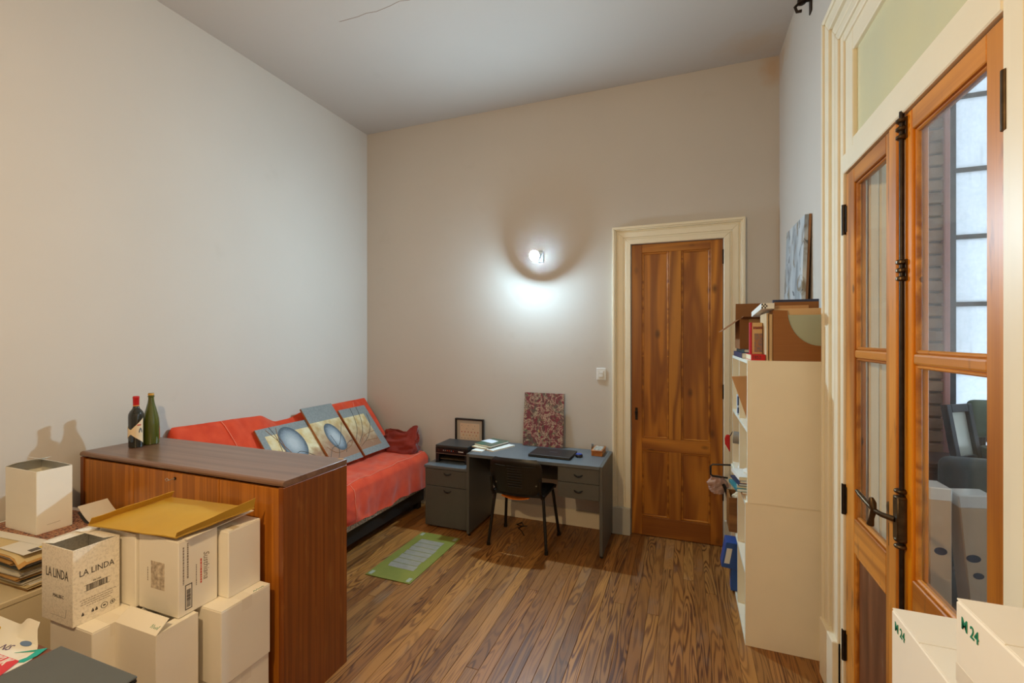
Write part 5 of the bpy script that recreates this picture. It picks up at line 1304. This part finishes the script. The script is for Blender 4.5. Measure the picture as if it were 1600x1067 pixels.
for k, c in enumerate(order):
    t = 0.0148
    dx, dy = random.uniform(-0.014, 0.014), random.uniform(-0.02, 0.02); an = random.uniform(-3.0, 3.0)
    o = thing('folder', '%s paper folder, %s in the pile on the chest' % (names[c], ordn[k]), 'folder', (-3.02 + dx, 1.30 + dy, z), math.radians(an), 'folders piled on the pale chest')
    dr = 0.006
    bx('back_cover', fm[c], o, -0.262, 0.262, -0.185, 0.185, 0, 0.0015, 0, world=False)
    bx('papers', PAPER if k % 2 else CREAMP, o, -0.25, 0.250, -0.17, 0.176, 0.0016, t - 0.002, 0, world=False)
    G().sheet(lambda u, v: (lerp(-0.262, 0.262, u), lerp(-0.19, 0.185, v), t - 0.0016 - 0.004 * (1 - sstep(0.0, 0.25, v))), 6, 8, 0.0012).done('cover', fm[c], o, 0, 1, True, world=False)
    z += t + 0.0003
ZP = z
# tan folder curving over the near edge of the pile
cv = thing('folder', 'bent cream and tan folder drooping over the front of the pile', 'folder', (-2.98, 1.16, ZP), 0, 'folders piled on the pale chest')
def droop(u, v, k=0.0):
    x = lerp(-3.27, -2.70, u); y = lerp(1.085, 1.30, v)
    return (x, y, ZP + 0.003 + k - 0.040 * sstep(0.90, 1.0, u) - 0.012 * (1 - sstep(0, 0.14, v)))
G().sheet(lambda u, v: droop(u, v, 0.0), 16, 8, 0.002).done('cover', fm[1], cv, 0, 1, True)
G().sheet(lambda u, v: droop(u * 0.985, v * 0.97 + 0.02, 0.004), 16, 8, 0.002).done('sheets', fm[0], cv, 0, 1, True)
# poster: white sheet with printed red-brown rug field and colour bars
po = thing('poster', 'large white print with red-brown carpet pattern under the white box', 'poster', (-3.03, 1.33, ZP + 0.008))
zq = ZP + 0.009
px0, px1, py0, py1 = -3.300, -2.770, 1.160, 1.520
mxp = Matrix.Translation((-3.03, 1.33, 0)) @ Matrix.Rotation(math.radians(4), 4, 'Z') @ Matrix.Translation((3.03, -1.33, 0))
G().box(px0, px1, py0, py1, zq, zq + 0.0015, mxp).done('sheet', PAPER, po)
def rug():
    m, nt, bs, N, L = new_mat('printed_rug_pattern')
    n = noisen(nt, objvec(nt, (1, 1, 1)), 90, 2); n2 = noisen(nt, objvec(nt), 30, 3)
    c = ramp(nt, n, [(0.35, C(70, 56, 56)), (0.46, C(150, 78, 58)), (0.56, C(196, 160, 122)), (0.66, C(150, 70, 52))])
    c = mixc(nt, ramp(nt, n2, [(0.55, 0.0), (0.65, 0.5)]), c, C(110, 104, 96))
    L.new(c, bs.inputs['Base Color']); bs.inputs['Roughness'].default_value = 0.6
    return m
G().box(px0 + 0.02, px1 - 0.035, py0 + 0.045, py1 - 0.03, zq + 0.0015, zq + 0.0020, mxp).done('printed_field', rug(), po)
bars = thing('colour_strip_print', 'white print with yellow, grey and red bars under the poster', 'print', (-2.76, 1.30, ZP + 0.0065))
G().box(-2.90, -2.700, 1.10, 1.50, ZP + 0.0068, ZP + 0.0082).done('sheet', PAPER, bars)
for y0, y1, m in ((1.13, 1.165, mat('bar_grey', C(96, 90, 84), 0.7)), (1.168, 1.225, mat('bar_yellow', C(226, 196, 30), 0.6)), (1.228, 1.27, MATS['bar_grey']), (1.285, 1.325, CRIM), (1.33, 1.40, MATS['bar_grey']), (1.40, 1.44, CRIM)):
    bx('colour_bar', m, bars, -2.745, -2.708, y0, y1, ZP + 0.0082, ZP + 0.0086, 0)
# white box standing on the poster
zb = zq + 0.0022
wb_ = open_carton('tall plain white open box standing on the poster', -3.176, -2.903, 1.228, 1.366, zb, zb + 0.303, mat('white_card_box', C(242, 238, 226), 0.6, nz=0.04), flaps=[('-x', 0.10, -74), ('+y', 0.06, -62)], group=None, name='card_box')
G().tube([(-2.9027, 1.268, zb + 0.036), (-2.9027, 1.318, zb + 0.0385)], 0.0007, 5).done('printed_line', INKG, wb_)
# curling magazine behind
def curl(u, v):
    y = lerp(1.40, 1.545, v); t = u
    ang = 2.3 * t
    return (-2.79 - 0.05 + 0.12 * t - 0.05 * math.sin(ang) * t, y, zq + 0.003 + 0.085 * (1 - math.cos(ang)) * (1 - t) * 1.6)
mg = thing('magazine', 'curled grey magazine beside the white box', 'magazine', (-2.80, 1.47, zq + 0.003))
G().sheet(lambda u, v: (-2.93 + 0.17 * u, 1.40 + 0.13 * v, zq + 0.003 + 0.075 * max(0.0, (1 - u * 1.25)) ** 1.6), 16, 6, 0.003).done('cover', mat('grey_magazine_cover', C(226, 216, 198), 0.35, nz=0.1), mg, 0, 1, True)
G().sheet(lambda u, v: (-2.925 + 0.10 * u, 1.397 + 0.13 * v, zq + 0.002 + 0.048 * max(0.0, (1 - u * 1.2)) ** 1.6), 12, 6, 0.002).done('pages', mat('dark_photo_page', C(60, 60, 62), 0.4), mg, 0, 1, True)

# ------------------------------------------------------------------ table in the near corner
TAB = wood('table_mahogany', C(96, 50, 30), C(134, 78, 48), 'X', 0.35, 14, (6, 0.5), rand=3, fine=0.6)
tb = thing('table', 'reddish-brown wooden table in the near left corner', 'table', (-2.1, 0.5, 0))
bx('tabletop', TAB, tb, -2.70, -1.455, 0.10, 0.842, 0.722, 0.750, 0.004, 2)
bx('apron', TAB, tb, -2.62, -1.53, 0.16, 0.78, 0.64, 0.7218, 0.002)
for x in (-2.62, -1.58):
    for y in (0.16, 0.73): bx('leg', TAB, tb, x, x + 0.05, y, y + 0.05, 0, 0.6398, 0.003)
l2 = thing('laptop', 'closed dark grey laptop on the table in the corner', 'laptop', (-1.668, 0.718, 0.750), math.radians(0.4))
DG = mat('slate_plastic', C(84, 86, 82), 0.5, nz=0.05)
bx('base', BLP, l2, -0.186, 0.186, -0.128, 0.128, 0.002, 0.012, 0.003, 2, world=False)
bx('lid', DG, l2, -0.187, 0.187, -0.129, 0.129, 0.0125, 0.022, 0.006, 3, world=False)
for x in (-0.15, 0.15):
    for y in (-0.1, 0.1): bx('foot', BLP, l2, x - 0.01, x + 0.01, y - 0.006, y + 0.006, 0, 0.002, 0, world=False)
# brochures
TURQ = mat('turquoise_print', C(0, 160, 144), 0.45); BLUP = mat('steel_blue_print', C(92, 120, 160), 0.45); LEAF = mat('glossy_white_leaflet', C(226, 222, 208), 0.35, nz=0.03); REDL = mat('red_leaflet', C(206, 46, 56), 0.4)
br = thing('brochure', 'white and turquoise brochure curling up at the table edge', 'brochure', (-2.02, 0.80, 0.750))
def bro(u, v):
    # u along x, v along y; rounded far right corner, far edge curling up against the cartons
    xr = -1.893 - 0.13 * sstep(0.62, 1.0, v) ** 1.5
    x = lerp(-2.30, xr, u)
    k = max(0.0, (v - 0.86) / 0.14) * sstep(0.45, 0.80, u)
    y = lerp(0.60, 0.875, v) if v < 0.86 else lerp(0.60, 0.875, 0.86) + (v - 0.86) * lerp(0.275, 0.20, sstep(0.45, 0.8, u))
    return (x, y, 0.752 + 0.045 * k)
G().sheet(bro, 24, 20, 0.0012).done('sheet', LEAF, br, 0, 1, True)
def decal(name, m, pts, par, z=0.7529, th=0.0006):
    G().prism(pts, 'Z', z, z + th).done(name, m, par)
decal('turquoise_band', TURQ, [(-1.985, 0.788), (-1.915, 0.838), (-1.900, 0.806), (-1.900, 0.775), (-1.930, 0.762), (-1.920, 0.790), (-1.930, 0.815)], br)
decal('oval_stamp', BLUP, [(-2.010 + 0.026 * math.cos(t), 0.825 + 0.010 * math.sin(t)) for t in [k * math.pi / 8 for k in range(16)]], br)
text('NS', 0.034, mat('violet_print', C(90, 70, 110), 0.5), br, basis((-2.045, 0.792, 0.7528), (1, 0.25, 0), (-0.25, 1, 0)))
rl = thing('leaflet', 'red leaflet with white lettering beside the laptop', 'leaflet', (-1.99, 0.73, 0.7536))
decal('sheet', REDL, [(-2.16, 0.76), (-1.918, 0.772), (-1.882, 0.710), (-1.90, 0.64), (-2.16, 0.62)], rl, 0.7540, 0.001)
text('UKUK', 0.036, LEAF, rl, basis((-1.985, 0.752, 0.7552), (1, 0.05, 0), (-0.05, 1, 0)), shear=0.25, sx=0.9, bold=0.001)
decal('orange_stripe', mat('orange_print', C(240, 150, 50), 0.5), [(-2.10, 0.722), (-1.96, 0.728), (-1.96, 0.722), (-2.10, 0.716)], rl, 0.755, 0.0004)
rp = tag(G().tube([(-2.31, 0.80, 0.758), (-2.19, 0.83, 0.758)], 0.007, 8).done('pencil', mat('yellow_pencil', C(206, 170, 50), 0.4), None, 0, 1, True), 'short yellow pencil at the far edge of the table', 'pencil')

# ------------------------------------------------------------------ cartons by the double door (near right)
def m24(o, x, y, z):
    text('M 24', 0.027, GREENI, o, basis((x - 0.0005, y, z), (0, -1, 0), (0, 0, 1)), sx=0.85, bold=0.0003)
RG = 'white cartons stacked by the double door'
hs = 1.165 / 4
pos = ['on the floor', 'second from the floor', 'third from the floor']
for k in range(4):
    o = carton('white carton %s of the far stack by the double door' % pos[k] if k < 3 else 'white carton marked M 24, top of the lower far stack', 0.420, 0.664, 0.972, 1.217, k * hs + (0.0003 if k else 0), (k + 1) * hs, tape=False, group=RG)
    if k == 3: m24(o, 0.420, 1.176, 1.165 - 0.030)
hs = 1.320 / 4
for k in range(4):
    o = carton('white carton %s of the near stack by the double door' % pos[k] if k < 3 else 'white carton marked M 24, top of the taller near stack', 0.420, 0.664, 0.720, 0.967, k * hs + (0.0003 if k else 0), (k + 1) * hs, tape=False, group=RG)
    if k == 3:
        m24(o, 0.420, 0.926, 1.320 - 0.032)
        bx('side_tape', CARDT, o, 0.4194, 0.4200, 0.722, 0.965, 1.320 - 0.135, 1.320 - 0.105, 0)

# ------------------------------------------------------------------ things in the gallery
PKB = mat('pale_wrapped_cardboard', C(206, 176, 142), 0.5, nz=0.1, ns=8); INKB = mat('blue_black_ink', C(40, 44, 62), 0.6)
def pack(label, cx, w, d, h, y, tilt, ovs):
    o = thing('wrapped_package', label, 'package', (cx, y, 0.0), 0, 'wrapped packages in the gallery')
    o.rotation_euler = (0, tilt, 0)
    bx('cardboard', PKB, o, -w / 2, w / 2, -d / 2, d / 2, 0.0, h, 0.004, world=False)
    bx('plastic_cap', mat('clear_film', C(226, 222, 214), 0.15), o, -w / 2 - 0.001, w / 2 + 0.001, -d / 2 - 0.001, d / 2 + 0.001, h - 0.05, h + 0.004, 0.004, world=False)
    for (ox, oz, rx, rz_) in ovs:
        g = G().prism([(ox + rx * math.cos(t), oz + rz_ * math.sin(t)) for t in [k * math.pi / 8 for k in range(16)]], 'Y', -d / 2 - 0.0008, -d / 2 + 0.0003)
        g.done('printed_oval', INKB, o, world=False)
pack('narrow pale package with dark printed ovals, left in the gallery', 0.998, 0.075, 0.12, 1.12, 2.47, 0.0, [(0.0, 0.86, 0.022, 0.016)])
pack('wider pale package with four printed ovals, leaning in the gallery', 1.215, 0.115, 0.10, 1.10, 2.48, -0.085, [(-0.03, 0.845, 0.024, 0.016), (-0.02, 0.775, 0.018, 0.013), (0.035, 0.83, 0.02, 0.014), (0.040, 0.78, 0.014, 0.01)])
ARM = cloth_mat('grey_green_upholstery', C(74, 82, 78), C(58, 66, 64))
ac = thing('armchair', 'high-backed dark grey-green armchair in the gallery', 'armchair', (1.45, 2.74, 0))
bx('backrest', ARM, ac, 1.185, 1.72, 2.80, 2.93, 0.40, 1.165, 0.05, 4, smooth=True)
bx('seat', ARM, ac, 1.24, 1.68, 2.55, 2.80, 0.30, 0.46, 0.04, 3, smooth=True)
for x0, x1 in ((1.185, 1.24), (1.68, 1.735)): bx('armrest', ARM, ac, x0, x1, 2.55, 2.80, 0.14, 0.66, 0.025, 3, smooth=True)
bx('base', BLP, ac, 1.22, 1.70, 2.57, 2.88, 0.10, 0.30, 0.01)
for x in (1.24, 1.66):
    for y in (2.58, 2.84): bx('leg', BLP, ac, x, x + 0.04, y, y + 0.04, 0, 0.10, 0)
cbn = thing('low_cabinet', 'dark cabinet at the end of the gallery under the window', 'cabinet', (1.9, 3.12, 0))
bx('body', mat('dark_walnut', C(60, 44, 34), 0.5, nz=0.2), cbn, 1.10, 2.6, 2.965, 3.26, 0.0, 1.085, 0.004)
bx('top', MATS['dark_walnut'], cbn, 1.09, 2.61, 2.955, 3.265, 1.0855, 1.105, 0.003)
for k in range(3): bx('door', MATS['dark_walnut'], cbn, 1.12 + k * 0.49, 1.59 + k * 0.49, 2.955, 2.9648, 0.05, 1.06, 0.002)
mr = thing('mirror', 'dark-framed mirror leaning at the end of the gallery', 'mirror')
G().box(-0.10, -0.065, 0, 0.30, 0, 0.03).box(0.065, 0.10, 0, 0.30, 0, 0.03).box(-0.065, 0.065, 0, 0.04, 0, 0.03).box(-0.065, 0.065, 0.26, 0.30, 0, 0.03).done('frame', BLP, mr, 0.003, world=False)
G().box(-0.065, 0.065, 0.04, 0.26, 0.008, 0.012).done('pane', mat('pale_mirror', C(220, 214, 196), 0.15, 0.3), mr, world=False)
mr.matrix_world = basis((1.345, 3.02, 1.1055), (0.78, 0.62, 0), Vector((-0.10, 0.125, 0.985)))
gc = thing('green_chair', 'pale green upholstered chair back on the gallery cabinet side', 'chair', (1.54, 3.10, 1.105))
GRN = cloth_mat('sage_upholstery', C(110, 128, 110), C(92, 112, 98))
bx('backrest', GRN, gc, 1.42, 1.86, 3.12, 3.19, 1.22, 1.42, 0.03, 3, smooth=True)
for x in (1.47, 1.79): bx('post', BLP, gc, x, x + 0.02, 3.14, 3.16, 1.105, 1.235, 0.002)
bx('seat', GRN, gc, 1.44, 1.84, 2.98, 3.12, 1.13, 1.19, 0.02, 2, smooth=True)
bx('base', BLP, gc, 1.46, 1.82, 3.0, 3.17, 1.105, 1.13, 0.002)
